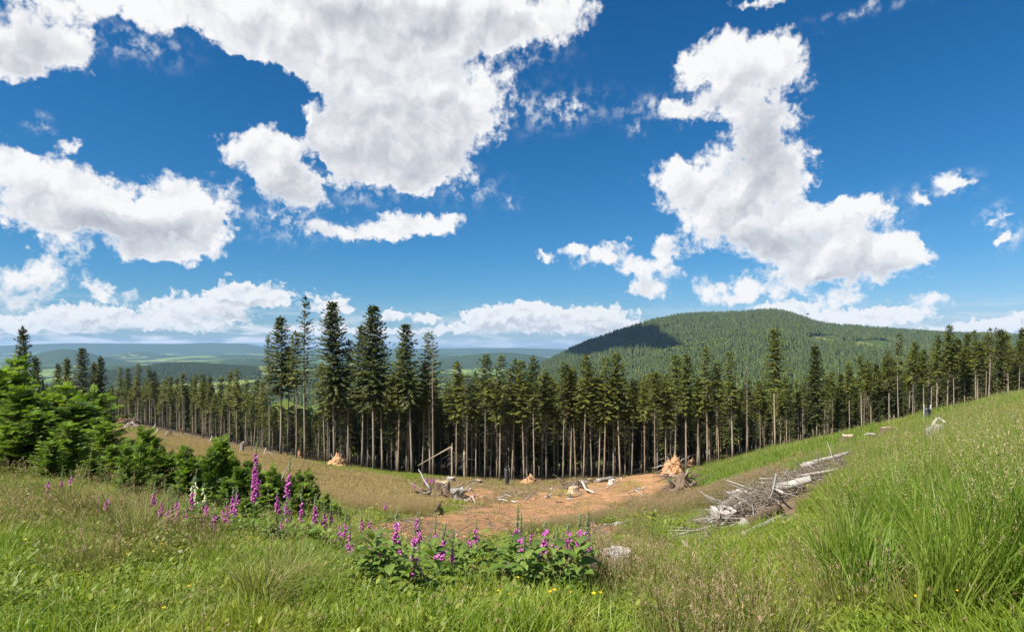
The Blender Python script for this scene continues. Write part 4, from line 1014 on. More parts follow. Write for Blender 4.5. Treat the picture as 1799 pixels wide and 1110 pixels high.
# ================================================================== grass and herbs
def blade_tuft(seed, n, h, w, spread, lean, mat_head=False, head=0.0, droop=.5, hvar=.4, hs=1.0, leanx=0.0):
    g = np.random.default_rng(seed); mb = MB()
    a = g.random(n) * 6.28; rr = spread * np.sqrt(g.random(n)); bx, by = np.cos(a) * rr, np.sin(a) * rr
    da = a + g.normal(0, .8, n); hh = h * (1 - hvar * g.random(n)); ln = lean * g.uniform(.2, 1.3, n)
    s = np.array([0, .35, .7, 1.0]); ww = np.array([.8, 1, .65, 0])
    wa = g.random(n) * 3.14
    X = bx[:, None] + hh[:, None] * (ln[:, None] * np.cos(da)[:, None] * s ** 1.8 + leanx * s ** 1.6)
    Y = by[:, None] + hh[:, None] * ln[:, None] * np.sin(da)[:, None] * s ** 1.8
    Z = hh[:, None] * (s - droop * ln[:, None] * s ** 2.4 * .6) - .02
    C = np.stack([X, Y, Z], 2); W = np.stack([np.cos(wa), np.sin(wa), np.zeros(n)], 1) * (w * g.uniform(.6, 1.3, n))[:, None] / 2
    L = C[:, :3] - W[:, None] * ww[None, :3, None]; Rr = C[:, :3] + W[:, None] * ww[None, :3, None]
    V = np.concatenate([L, Rr, C[:, 3:]], 1)
    T = np.array([[0, 3, 4], [0, 4, 1], [1, 4, 5], [1, 5, 2], [2, 5, 6]])
    TT = (T[None] + (np.arange(n) * 7)[:, None, None]).reshape(-1, 3)
    mb.add(V.reshape(-1, 3), TT, np.repeat(g.random(n), 7), 0.0)
    if head:
        k = int(n * head); m = max(6, int(h * 26))
        for i in range(k):                          # wispy flower heads along the upper third of some blades
            j = g.integers(n)
            tt = g.uniform(.72, 1.06, m)
            x = bx[j] + hh[j] * 1.25 * (ln[j] * np.cos(da[j]) * tt ** 1.8 + leanx * tt ** 1.6); y = by[j] + hh[j] * 1.25 * ln[j] * np.sin(da[j]) * tt ** 1.8; zz = hh[j] * 1.3 * (tt - droop * ln[j] * tt ** 2.4 * .5)
            Pp = np.stack([x, y, zz], 1) ; d = g.normal(size=(m, 3)); d[:, 2] = np.abs(d[:, 2]) + .3
            mb.stamp(KITE[0], KITE[1], frames(d) * np.array([.020, .0045, .01])[None, None, :] * hs * g.uniform(.6, 1.5), Pp, g.random(), 1.0)
            V, T3, _ = tube(np.array([[bx[j], by[j], 0], [x.mean(), y.mean(), zz.mean()]]), [.0016, .0012], 3, cap=False); mb.add(V, T3, .8, 0.0)
    return mb
def leaf_template():
    v = np.array([[0,0,0],[.3,.22,.05],[.3,-.22,.05],[.65,.24,.06],[.65,-.24,.06],[1,0,-.06],[.3,0,.0],[.65,0,.02]]); t = np.array([[0,6,1],[0,2,6],[6,7,1],[1,7,3],[6,2,7],[2,4,7],[3,7,5],[7,4,5]])
    return v, t
LEAF = leaf_template()
def herb_clump(seed, n, size, h, mat):
    g = np.random.default_rng(seed); mb = MB()
    a = g.random(n) * 6.28; r = .13 * np.sqrt(g.random(n)) * (h / .08) ** .5
    P = np.stack([np.cos(a) * r, np.sin(a) * r, h * g.random(n)], 1)
    b = a + g.normal(0, .6, n); d = np.stack([np.cos(b), np.sin(b), g.uniform(-.1, .8, n)], 1)
    mb.stamp(LEAF[0], LEAF[1], frames(d) * (size * g.uniform(.5, 1.3, n))[:, None, None], P)
    return mb.mesh('herb', (mat,))
def litter(seed, n, l, mat):
    g = np.random.default_rng(seed); mb = MB()
    for i in range(n):
        a = g.random() * 6.28; p = np.array([g.normal(0, .15), g.normal(0, .15), .01 + .03 * g.random()]); d = np.array([math.cos(a), math.sin(a), g.normal(0, .12)]) * l * g.uniform(.3, 1.2)
        V, T, _ = tube(np.array([p - d / 2, p + d / 2 + [0, 0, .01]]), [.006 * l / .2, .004 * l / .2], 3, cap=False); mb.add(V, T)
    return mb.mesh('twigs', (mat,))
def stones(seed, n, mat):
    g = np.random.default_rng(seed); mb = MB()
    for i in range(n):
        bm_v = g.normal(size=(10, 3)); bm_v /= np.linalg.norm(bm_v, axis=1, keepdims=True)
        import bmesh
        bm = bmesh.new()
        for v in bm_v * g.uniform(.6, 1.1, (10, 1)): bm.verts.new(v * np.array([1, .8, .55]))
        r = bmesh.ops.convex_hull(bm, input=bm.verts); bmesh.ops.triangulate(bm, faces=bm.faces)
        bm.verts.index_update()
        V = np.array([v.co[:] for v in bm.verts]); T = np.array([[v.index for v in f.verts] for f in bm.faces]); bm.free()
        mb.add(V * g.uniform(.015, .05) + [g.normal(0, .2), g.normal(0, .2), .01], T)
    return mb.mesh('stones', (mat,))

PR = {}
def proto_set(key, meshes): PR[key] = meshes
proto_set('lawn', [blade_tuft(100 + i, 26, .095, .007, .12, 1.0, droop=.6, head=.03 if i % 3 == 0 else 0).mesh('lawn_tuft', (M_grass,)) for i in range(5)])
proto_set('mid', [blade_tuft(110 + i, 30, .26, .007, .12, .7, head=.06 if i % 2 else 0).mesh('grass_tuft', (M_grass,)) for i in range(4)])
proto_set('tall', [blade_tuft(120 + i, 30, .72, .0095, .14, .42, head=.07 if i != 1 else 0, leanx=[.10,.22,-.06,.16][i]).mesh('tall_tuft', (M_tall,)) for i in range(4)])
proto_set('brown', [blade_tuft(130 + i, 34, .32, .0060, .14, .55, head=.22, hvar=.5).mesh('hair_grass_tuft', (M_brown,)) for i in range(3)])
proto_set('straw', [blade_tuft(140 + i, 30, .30, .006, .14, .8, head=.3).mesh('straw_tuft', (M_straw,)) for i in range(3)])
proto_set('herb', [herb_clump(150 + i, 34, .034, .06, M_herb) for i in range(3)] + [herb_clump(155, 44, .040, .11, M_herb)])
proto_set('tussock', [blade_tuft(160 + i, 190, .66, .0062, .09, 1.15, head=.10, droop=.7).mesh('tussock', (M_brown if i else M_tall,)) for i in range(2)])
proto_set('litter', [litter(170 + i, 14, .16, M_deadtwig) for i in range(2)] + [litter(175, 9, .26, M_deadtwig), litter(176, 12, .12, M_brownwood)])
# broader, fewer blades for the ground further off
proto_set('far_tall', [blade_tuft(180 + i, 16, .60, .030, .35, .5, head=.12, hs=2.2).mesh('far_tall_tuft', (M_tall,)) for i in range(3)])
proto_set('far_straw', [blade_tuft(184 + i, 16, .30, .022, .35, .8, head=.25, hs=2.5).mesh('far_straw_tuft', (M_straw,)) for i in range(3)])
proto_set('far_brown', [blade_tuft(188 + i, 16, .34, .020, .35, .6, head=.9, hs=2.5).mesh('far_brown_tuft', (M_brown,)) for i in range(3)])
proto_set('far_green', [blade_tuft(192 + i, 16, .26, .024, .35, .7).mesh('far_green_tuft', (M_grass,)) for i in range(3)])

def pts_in_view(n, D0, D1, px0=-240, px1=2320, power=1.0):
    """ground points in front; power 1 = as many per screen width at every distance, 2 = as many per square metre"""
    u = RNG.random(n)
    D = np.exp(math.log(D0) + u * math.log(D1 / D0)) if power == 0 else (D0 ** power + u * (D1 ** power - D0 ** power)) ** (1 / power)
    px = RNG.uniform(px0, px1, n)
    x = (px - CX) / F * D
    w, ppx, ppy = cover(x, D)
    return x, D, H(x, D), w, ppx, ppy
B = {k: [[], [], [], []] for k in ('lawn', 'mid', 'tall', 'brown', 'straw', 'herb', 'tussock', 'litter', 'far_tall', 'far_straw', 'far_brown', 'far_green')}
def put(key, x, y, z, s, mask):
    k = mask; B[key][0].append(np.stack([x, y, z], 1)[k]); B[key][1].append((s if np.ndim(s) else np.full(len(x), s))[k])
def patch(x, y, sc, seed): return smooth_noise(x / sc, y / sc, seed, 3)
# near verge, 2.6 to 11 m
x, y, z, w, px, py = pts_in_view(60000, 2.6, 11, power=1.35)
rnd = RNG.random(len(x)); g1 = patch(x, y, 1.2, 61); g2 = patch(x, y, .7, 62)
bare = w['dirt'] & (rnd < .86) | (w['clear'] & (rnd < .9)) | ((g2 < -.34) & (rnd < .7))
low = 1 - .5 * np.clip((px - 600) / 90, 0, 1) * np.clip((1230 - px) / 60, 0, 1) * (py < 985)
right = np.clip((px - 1250) / 350, 0, 1)
tall_here = (w['lush'] | (px > 1640) | ((px > 1480) & (g1 > .1)) | ((px > 1150) & (g1 > .38))) & (py < 1100)
put('lawn', x, y, z, RNG.uniform(.7, 1.35, len(x)), ~bare & ~tall_here & (rnd < .78))
put('mid', x, y, z, RNG.uniform(.6, 1.2, len(x)) * (1 + .3 * g1) * low, ~bare & ~tall_here & (((g1 > .05) & (rnd > .76)) | (rnd > .95)) & ((py < 1010) | (rnd > .90) | (px > 1100)))
put('tall', x, y, z, RNG.uniform(.6, 1.15, len(x)) * (.75 + .35 * right), tall_here & ~bare & (rnd < .36))
put('mid', x, y, z, RNG.uniform(.7, 1.3, len(x)), tall_here & ~bare & (rnd > .62))
put('brown', x, y, z, RNG.uniform(.7, 1.3, len(x)) * low, ~bare & (((w['brown2']) & (rnd > .945 - .10 * g1)) | ((g1 < -.35) & (rnd > .93)) | ((px > 950) & (px < 1160) & (py > 960) & (py < 1050) & (rnd > .86))))
put('herb', x, y, z, RNG.uniform(.6, 1.3, len(x)), ~bare & (((g2 > .02) & (rnd < .45)) | (rnd < .06)) & ~tall_here)
put('litter', x, y, z, RNG.uniform(.4, .9, len(x)) * np.clip(y / 7, .45, 1), (bare & (rnd < .16)) | (rnd > .993))
# middle ground, 11 to 30 m
x, y, z, w, px, py = pts_in_view(55000, 11, 30, power=1.5)
rnd = RNG.random(len(x)); g1 = patch(x, y, 2.2, 63)
bare = w['dirt'] & (rnd > .04) | w['clear']
lush = w['lush'] & ~bare
other = ~w['lush'] & ~w['straw'] & ~w['brown'] & ~w['rubble'] & ~bare
low = 1 - .62 * np.clip((px - 560) / 90, 0, 1) * np.clip((1230 - px) / 60, 0, 1) * (py < 975)
hv = .75 + .75 * patch(x, y, 1.6, 81)
put('tall', x, y, z, RNG.uniform(.6, 1.0, len(x)) * np.clip(hv, .3, 1.35), lush & (rnd < .75))
put('brown', x, y, z, RNG.uniform(.9, 1.5, len(x)), lush & (hv < .55) & (rnd > .6))
put('mid', x, y, z, RNG.uniform(.9, 1.5, len(x)) * low, other & (rnd < .8))
put('brown', x, y, z, RNG.uniform(1.2, 1.9, len(x)) * (.5 + .5 * low), (w['brown']) | (other & (g1 > .2) & (rnd > .85)))
put('straw', x, y, z, RNG.uniform(.8, 1.5, len(x)), w['straw'] & (rnd < .8))
put('herb', x, y, z, RNG.uniform(1, 2.2, len(x)), other & (g1 < -.1) & (rnd > .6))
put('litter', x, y, z, RNG.uniform(.8, 2., len(x)), (w['rubble'] & (rnd < .12)) | (bare & (rnd > .985)) | (rnd > .995))
put('straw', x, y, z, RNG.uniform(.6, 1.0, len(x)), w['rubble'] & (rnd > .5) & (g1 > -.1))
# further, 30 to 130 m
x, y, z, w, px, py = pts_in_view(80000, 30, 135, power=1.5)
rnd = RNG.random(len(x)); g1 = patch(x, y, 5, 64)
bare = w['dirt'] & (rnd > .03) | (w['forest'] & (rnd > .05))
hv = .8 + .8 * patch(x, y, 3.0, 82)
put('far_tall', x, y, z, RNG.uniform(.6, 1.05, len(x)) * np.clip(hv, .35, 1.4), w['lush'] & ~bare)
put('far_straw', x, y, z, RNG.uniform(.8, 1.3, len(x)), w['lush'] & (hv < .55) & (rnd > .6))
put('far_straw', x, y, z, RNG.uniform(.8, 1.4, len(x)), (w['straw'] & (rnd < .9)) | (w['rubble'] & (rnd < .4)))
put('far_brown', x, y, z, RNG.uniform(.8, 1.4, len(x)), w['brown'] | (w['straw'] & (g1 < -.2) & (rnd > .6)))
gg = (patch(x * .5, y, 6, 66) > .22)
put('far_green', x, y, z, RNG.uniform(.5, .9, len(x)), w['dirt'] & (g1 > .30) & (rnd > .70))
put('far_green', x, y, z, RNG.uniform(.7, 1.3, len(x)), ~bare & ~w['lush'] & (~(w['straw'] | w['brown'] | w['rubble']) | (gg & (rnd > .35))))
put('litter', x, y, z, RNG.uniform(1., 2.6, len(x)), (w['rubble'] & (rnd > .90 - .30 * (g1 > .15))) | (w['dirt'] & (rnd > .975)))
# left straw meadow out to the far tree row
x, y, z, w, px, py = pts_in_view(22000, 90, 235, px0=180, px1=720, power=1.3)
rnd = RNG.random(len(x)); gg = patch(x * .5, y, 9, 67)
put('far_straw', x, y, z, RNG.uniform(1.2, 2.0, len(x)), w['straw'] & (gg < .3))
put('far_green', x, y, z, RNG.uniform(1., 1.8, len(x)), w['straw'] & (gg >= .3))
put('litter', x, y, z, RNG.uniform(2, 4., len(x)), w['rubble'] & (rnd > .55))
x, y, z, w, px, py = pts_in_view(26000, 8, 75, px0=540, px1=1320, power=1.2)
dm = w['dirt']; n = int(dm.sum()); P = np.stack([x, y, z], 1)[dm]; cl = smooth_noise(P[:, 0] / 1.5, P[:, 1] / 2.5, 71, 3)
kk = RNG.random(n) < .07 + .6 * cl; P = P[kk]
scatter('earth_clods', P, RNG.random(len(P)) * 6.28, RNG.uniform(.25, 1.0, len(P)) ** 1.5 * 1.5 * (P[:, 1] / 18) ** .35, RNG.integers(0, 4, len(P)), [stones(400 + i, 6, M_earth) for i in range(4)], label='crumbs and clods of orange earth on the track')
LAB = {'lawn': ('short_grass', 'short yellow green turf of the verge'), 'mid': ('meadow_grass', 'knee high green grass with tan seed heads'), 'tall': ('tall_grass', 'tall lush grass on the right slope'),
       'brown': ('hair_grass', 'fine reddish brown hair grass'), 'straw': ('straw_grass', 'dry straw coloured grass of the clearing'), 'herb': ('low_herbs', 'low broad leaved herbs in the turf'),
       'litter': ('dead_twigs', 'dead twigs and crumbs of stone lying on bare ground'), 'far_tall': ('slope_grass', 'bright green grass further up the right slope'),
       'far_straw': ('meadow_straw', 'straw coloured meadow far side of the clearing'), 'far_brown': ('meadow_hair_grass', 'brownish grass band below the earth track'), 'far_green': ('meadow_green', 'green patches in the clearing')}
for key, (P, S, _, _) in B.items():
    if not P: continue
    P = np.concatenate(P); S = np.concatenate(S)
    # keep clear of the lens
    keep = np.hypot(P[:, 0], P[:, 1]) > 2.4
    P, S = P[keep], S[keep]
    if not len(P): continue
    tl = RNG.normal(0, .10, (len(P), 2))
    scatter(LAB[key][0], P, RNG.random(len(P)) * 6.28 if key not in ('tall', 'far_tall') else RNG.normal(0, .9, len(P)), S, RNG.integers(0, len(PR[key]), len(P)), PR[key], tilt=tl, label=LAB[key][1])
# single tussocks that stand out
for i, (px, py, s, lab) in enumerate([(455,1075,1.15,'big arching tussock with straw tips at bottom left of centre'),(1135,1075,.6,'brownish tussock in front of the weathered stump'),(1165,1030,.6,'finer tussock right of the weathered stump'),(505,1040,.8,'tussock behind the big arching one'),
                                      (1600,960,.9,'dark leaning tussock left of the tall grass on the right'),(1450,1010,.8,'dark fine tussock on the right verge'),(1560,985,.8,'tussock with bent blades in the right verge'),(130,915,.8,'brown tipped tussock at left'),(240,965,.9,'reddish brown tussock left of the white foxgloves')]):
    x, y, z = ground_hit(px, py)
    mb = PR['tussock'][0 if i in (4, 5) else 1]
    obj('tussock', mb, loc=(x, y, z), rz=RNG.random() * 6, scale=s * y / 4.6, label=lab, cat='grass tussock', group='tussocks on the verge')
# ================================================================== foxgloves
gq2 = np.random.default_rng(12)
def bell_mesh(mat, name='bell', k=1.0):
    s = np.array([0, .12, .35, .75, 1.0]); r = np.array([.003, .0075, .0095, .0125, .0175]) * k; L = .052 * k
    sides = 6; a = np.arange(sides) / sides * 6.2832
    V = []; 
    for i in range(5):
        for q in range(sides):
            V.append([s[i] * L, math.cos(a[q]) * r[i], math.sin(a[q]) * r[i] - (0.004 if i == 4 and q == 4 else 0)])
    T = []
    for i in range(4):
        for q in range(sides):
            p = (q + 1) % sides; A, B_, C, D = i * sides + q, i * sides + p, (i + 1) * sides + p, (i + 1) * sides + q
            T += [[A, B_, C], [A, C, D]]
    mb = MB(); mb.add(np.array(V), np.array(T), np.linspace(.2, .9, 5).repeat(sides)); return mb.mesh(name, (mat,), True)
BELL = bell_mesh(M_bell); BELL_S = bell_mesh(M_bell, k=.72); BELL_W = bell_mesh(M_bell_w)
def fox_leaf(seed, L, W, droop):
    g = np.random.default_rng(seed); n = 7; s = np.linspace(0, 1, n)
    w = W * np.sin(np.clip(s * 1.02, 0, 1) ** .8 * math.pi) ** .85 * .5; w[0] = .006; w[-1] = 0.001
    x = L * (s - .12 * s ** 3); z = L * (.30 * s - droop * s ** 2.2)
    mb = MB(); V = []; T = []
    wob = g.normal(0, .006, n)
    for i in range(n):
        V += [[x[i], -w[i], z[i] + w[i] * .35 + wob[i]], [x[i], 0, z[i]], [x[i], w[i], z[i] + w[i] * .35 - wob[i]]]
    for i in range(n - 1):
        a = i * 3
        for b in (0, 1): T += [[a + b, a + 3 + b, a + 4 + b], [a + b, a + 4 + b, a + 1 + b]]
    mb.add(np.array(V), np.array(T), g.random()); return mb.mesh('leaf', (M_fox_leaf,), True)
FLEAF = [fox_leaf(300 + i, *d) for i, d in enumerate([(.24, .105, .45), (.28, .115, .55), (.20, .09, .30), (.15, .06, .25), (.11, .04, .15)])]
def rot_from(d):
    d = Vector(d).normalized(); up = Vector((0, 0, 1)); s = up.cross(d)
    if s.length < 1e-3: s = Vector((0, 1, 0))
    s.normalize(); w = d.cross(s)
    from mathutils import Matrix
    return Matrix((d, s, w)).transposed().to_euler()
def foxglove(px, top, b0, b1, D, label, base_leaves=6, white=False, size=1.0, parts=True, bend=0.0, group='foxgloves'):
    """top = row of the spike tip, b0..b1 = rows between which the open bells hang"""
    g = np.random.default_rng(int(px * 7 + top))
    x, y, z = at_D(px, D); h = top_height(px, top, D, z)
    if h < .25: h = .25
    t = obj('foxglove', None, loc=(x, y, z), label=label, cat='foxglove', group=group)
    s = np.linspace(0, 1, 8); lx = g.normal(0, .03) + bend; ly = g.normal(0, .03)
    path = np.stack([lx * h * s ** 2, ly * h * s ** 2, h * s], 1)
    V, T, _ = tube(path, np.linspace(.0085, .0025, 8) * size, 5, cap=False); mb = MB(); mb.add(V, T); obj('stem', mb.mesh('stem', (M_fox_stem,), True), t)
    at = lambda q: np.array([lx * h * q ** 2, ly * h * q ** 2, h * q])
    row = lambda r: np.clip((EYE - (r - HZ) / F * D - z) / h, .05, .99)
    qb1, qb0 = row(b1), row(b0)
    # green buds towards the tip, seed cups under the bells
    mb = MB(); P = []; Dv = []; S = []
    for q in np.arange(min(qb0, .97), 1.0, .013 / h):
        for k in range(3):
            a = g.random() * 6.28; P.append(at(q)); Dv.append([math.cos(a), math.sin(a), .35 + 1.2 * (q - qb0)]); S.append(.030 * size * (1.15 - .6 * (q - qb0) / max(.05, 1 - qb0)))
    for q in np.arange(max(qb1 - .12, .3), qb1, .02 / h):
        a = g.random() * 6.28; P.append(at(q)); Dv.append([math.cos(a), math.sin(a), .5]); S.append(.022 * size)
    S = np.array(S)[:, None, None]
    mb.stamp(LEAF[0] * [1, 1.3, 1], LEAF[1], frames(np.array(Dv)) * S, np.array(P)); obj('buds', mb.mesh('buds', (M_fox_bud,)), t, kind='stuff')
    n = max(4, int((qb0 - qb1) * h / .0125 * (.6 if white else 1.15))); 
    for i in range(n):
        q = qb1 + (qb0 - qb1) * (i + g.random() * .6) / n
        a = -math.pi / 2 + g.normal(0, 1.0) + (.5 if i % 2 else -.5)
        k = size * (1.0 if (q - qb1) / max(1e-3, qb0 - qb1) < .7 else .72)
        o = bpy.data.objects.new('bell', (BELL_W if white else BELL) if k == size else (BELL_W if white else BELL_S))
        COL.objects.link(o); o.parent = t; o.location = at(q); o.scale = (size * (.68 if white else .92),) * 3
        o.rotation_euler = rot_from((math.cos(a), math.sin(a), -.75 - .5 * g.random()))
    for i in range(base_leaves):
        q = .02 + .42 * (i / max(1, base_leaves)) ** 1.3
        a = g.random() * 6.28 if i > base_leaves // 2 else i * 2.4 + g.random()
        o = bpy.data.objects.new('leaf', FLEAF[0 if i < base_leaves * .35 else 1 if i < base_leaves * .55 else 2 if i < base_leaves * .75 else 3 + i % 2])
        COL.objects.link(o); o.parent = t; o.location = at(q); o.rotation_euler = (g.normal(0, .15), g.normal(-.15, .2), a); o.scale = (size * g.uniform(.55, .85),) * 3
    return t
FOX = [ # column, tip row, bells from .. to, distance, leaves, size, label
 (446,768,795,876,8.0,9,1.15,'tallest foxglove, twin columns of magenta bells before the young spruces'),(456,812,822,868,8.2,5,1.0,'shorter spike touching the tallest foxglove on its right'),
 (502,792,828,872,8.0,8,1.15,'tall foxglove with a bent green tip right of the tallest'),(489,858,868,898,7.8,5,.95,'small spike at the left foot of the bent tipped foxglove'),(503,868,880,900,7.6,5,.9,'few bells low on the stem of the bent tipped foxglove'),
 (529,850,880,912,8.2,5,1.0,'slim foxglove with long green tip, first right of the tall pair'),(554,868,886,920,8.0,5,1.05,'foxglove with a full column of bells right of the slim one'),(571,876,900,924,8.4,4,.95,'foxglove with mostly faded spike among the short row'),
 (582,876,896,914,8.6,4,.9,'foxglove with few bells near the end of the spruce row'),(605,888,918,938,7.2,5,.95,'foxglove with bells only at the bottom of a budding spike'),(614,922,936,970,6.0,6,1.0,'foxglove leaning left with purple bells left of the large leaves'),
 (636,890,910,928,8.2,4,.9,'thin foxglove before the left end of the earth track'),(648,892,914,926,8.6,3,.85,'thin budding foxglove beside the left end of the track'),(680,878,882,892,9.5,3,.85,'single small foxglove high against the straw grass'),
 (657,940,962,988,5.3,7,.95,'short foxglove left of the close pair in the leafy clump'),(668,926,946,986,5.3,7,1.0,'foxglove leaning over the left of the leafy clump'),(697,892,914,958,5.6,8,1.15,'magenta foxglove standing tallest over the leafy clump'),
 (731,958,966,1006,4.6,10,1.25,'nearest foxglove, dense bright purple spike over big leaves'),(728,920,940,958,6.4,5,1.0,'half open foxglove behind the nearest one'),(736,896,908,932,6.8,5,1.0,'pinkish purple foxglove behind the leafy clump, before the track'),
 (771,918,944,976,5.2,7,1.1,'foxglove with curved budding tip right of the nearest one'),(763,902,936,944,6.4,5,.95,'all green foxglove spike with hardly any bells'),(824,930,942,958,7.0,4,.9,'left one of two small pale foxgloves before the track'),
 (835,918,926,956,7.0,4,1.0,'right one of two small pale foxgloves before the track'),(906,886,924,948,5.6,8,1.1,'foxglove with purple bells low on a tall pale budding spike'),(915,900,936,970,5.4,7,1.0,'foxglove close right of the tall pale budding spike'),
 (951,914,926,972,5.3,8,1.15,'deep purple foxglove with bent tip in the right clump'),(981,922,956,976,5.2,8,1.0,'foxglove with a few bright bells low on the spike, right clump'),(976,938,946,962,5.6,5,.9,'dark small foxglove between the bent tipped one and its neighbour'),
 (1001,920,930,962,5.7,6,.95,'pale pink foxglove in the middle of the right clump'),(1016,904,928,968,5.6,7,1.0,'pink foxglove left of the last tall one in the right clump'),(1029,896,930,972,5.5,8,1.15,'tall foxglove with bright magenta bells at right end of the clump'),
 (1037,926,962,986,5.3,6,1.0,'lowest foxglove at the right end of the clump by the stump'),
 (303,880,896,912,7.4,5,.95,'small foxglove at the left of the pale budding group'),(313,868,880,892,7.8,4,.9,'thin foxglove behind the left of the pale budding group'),(338,846,862,890,7.6,7,1.1,'magenta foxglove among pale budding spikes'),
 (356,872,880,894,7.4,5,.9,'short pinkish foxglove in the pale budding group'),(366,868,884,902,7.2,5,.9,'short pink foxglove right of the pale budding spikes'),(393,880,892,912,7.4,5,.85,'pink foxglove between the budding group and the tall pair'),
 (381,888,902,914,7.0,4,.85,'lowest pink foxglove right of the budding group'),(409,856,872,896,8.0,5,1.0,'left one of two slim foxgloves left of the tallest'),(417,858,866,886,8.2,4,.95,'right one of two slim foxgloves left of the tallest'),
 (270,846,866,884,8.4,5,1.0,'lone foxglove before the low bright spruces'),(189,868,876,892,8.0,4,.95,'fading pale pink foxglove in the brown grass'),(85,838,844,862,10.0,4,1.0,'lone foxglove in the brown grass at far left'),
 (109,818,842,852,10.5,4,1.0,'foxglove with drooping bells below the left thicket'),(124,824,836,848,10.5,4,.9,'budding foxglove beside the drooping one at the thicket')]
for px, top, b0, b1, D, nl, sz, lab in FOX:
    foxglove(px, top, b0, b1, D, lab, nl, size=sz, bend=.06 if px in (502, 951, 771) else 0)
for px, top, b0, b1, D, lab in [(346,834,845,884,7.3,'pale cream foxglove, tallest of the budding group'),(360,850,856,880,7.3,'pale cream foxglove leaning right in the budding group'),(331,838,850,870,7.6,'pale green spike at the back of the budding group'),(50,852,854,866,9.5,'cream white foxglove in the brown grass at far left')]:
    foxglove(px, top, b0, b1, D, lab, 6, white=True)
for z3, (p0, p1, wh) in enumerate([(280, 420, 'in the left group'), (470, 680, 'between tall pair and leafy clump'), (690, 1045, 'around the two leafy clumps')]):
    for i, px in enumerate(sorted(gq2.uniform(p0, p1, 12))):
        if z3 == 0: top, D = gq2.uniform(846, 885), gq2.uniform(7, 8.2)
        elif z3 == 1: top, D = 862 + (px - 470) * .22 + gq2.uniform(-6, 28), gq2.uniform(6.4, 8.4)
        else: top, D = gq2.uniform(900, 945), gq2.uniform(5.2, 6.6)
        L_ = gq2.uniform(8, 26)
        foxglove(px, top, top + gq2.uniform(26, 38), top + 38 + L_, D, '%s from left of the slim green tipped foxgloves %s' % (ORD[i], wh), 4, size=gq2.uniform(.72, .95), bend=gq2.normal(0, .05))
# flowers of a cut or fallen spike close to the lens, bottom
x, y, z = ground_hit(622, 1096)
t = obj('fallen_foxglove', None, loc=(x, y, z + .03), label='bent foxglove with pink bells lying in the turf at the bottom edge', cat='foxglove')
V, T, _ = tube(np.array([[-.06, .02, .07], [-.02, 0, .05], [.05, 0, .02]]), [.003, .004, .005], 5); mb = MB(); mb.add(V, T); obj('stem', mb.mesh('stem', (M_fox_stem,)), t)
for i in range(9):
    o = bpy.data.objects.new('bell', BELL); COL.objects.link(o); o.parent = t; o.location = (-.05 + .012 * i, 0, .06 - .004 * i); o.rotation_euler = rot_from((RNG.normal(0, .6), -.8, -.3)); 
# leafy rosettes without flowers
def rosette(px, py, n, sz, label):
    n = int(n * 1.7)
    x, y, z = ground_hit(px, py); t = obj('leafy_plant', None, loc=(x, y, z), label=label, cat='leafy plant', group='leafy rosettes')
    for i in range(n):
        o = bpy.data.objects.new('leaf', FLEAF[i % 4]); COL.objects.link(o); o.parent = t
        o.location = (0, 0, .02 + .36 * sz * (i / n)); o.rotation_euler = (RNG.normal(0, .15), RNG.normal(-.25, .2), i * 2.4 + RNG.random()); o.scale = (sz * RNG.uniform(.6, 1.0) * (1 - .35 * i / n),) * 3
for a in [(655,1035,14,1.2,'wide rosette of big leaves left of the nearest foxglove'),(690,1050,12,1.1,'rosette with heart shaped leaves below the nearest foxglove'),(760,1045,10,1.1,'big leaved rosette right of the nearest foxglove'),(800,1025,10,1.0,'rosette in grass between the two foxglove clumps'),
          (845,1000,12,1.1,'rosette with arching leaves between the clumps'),(900,1040,14,1.2,'rosette at the left of the right foxglove clump'),(935,1055,14,1.2,'dense rosette in the middle of the right clump'),(975,1050,14,1.2,'dense rosette below the bright low foxglove'),(1015,1055,14,1.25,'rosette with long arching leaves beside the stump'),
          (1000,1020,12,1.1,'upright leaves in the middle of the right clump'),(345,955,14,1.2,'big dark leaves under the pale budding foxgloves'),(330,930,12,1.1,'leaves at the left of the pale budding group'),(375,940,12,1.0,'leaves at the right of the pale budding group'),
          (455,925,14,1.3,'big leaves at the foot of the tallest foxglove'),(495,935,14,1.2,'big leaves at the foot of the bent tipped foxglove'),(430,945,12,1.1,'broad leaves left of the tallest foxglove'),(540,950,9,.9,'small leaf rosette below the short spikes'),(590,985,9,.9,'small rosette left of the leaning foxglove'),(785,985,9,.9,'small rosette before the end of the track')]:
    rosette(*a)
gq = np.random.default_rng(8)
for p0, p1, wh in ((600, 870, 'under the central foxgloves'), (872, 1050, 'under the right foxgloves')):
    for i, px in enumerate(sorted(gq.uniform(p0, p1, 18))):
        rosette(px, gq.uniform(1000, 1062), 8, gq.uniform(.8, 1.15), '%s from left of the broad leaved plants %s' % (ORD[i], wh))
for i, px in enumerate(sorted(gq.uniform(300, 600, 14))):
    rosette(px, 925 + (px - 300) * .12 + gq.uniform(-8, 26), 8, gq.uniform(.8, 1.1), '%s from left of the leafy plants before the low spruces' % ORD[i])
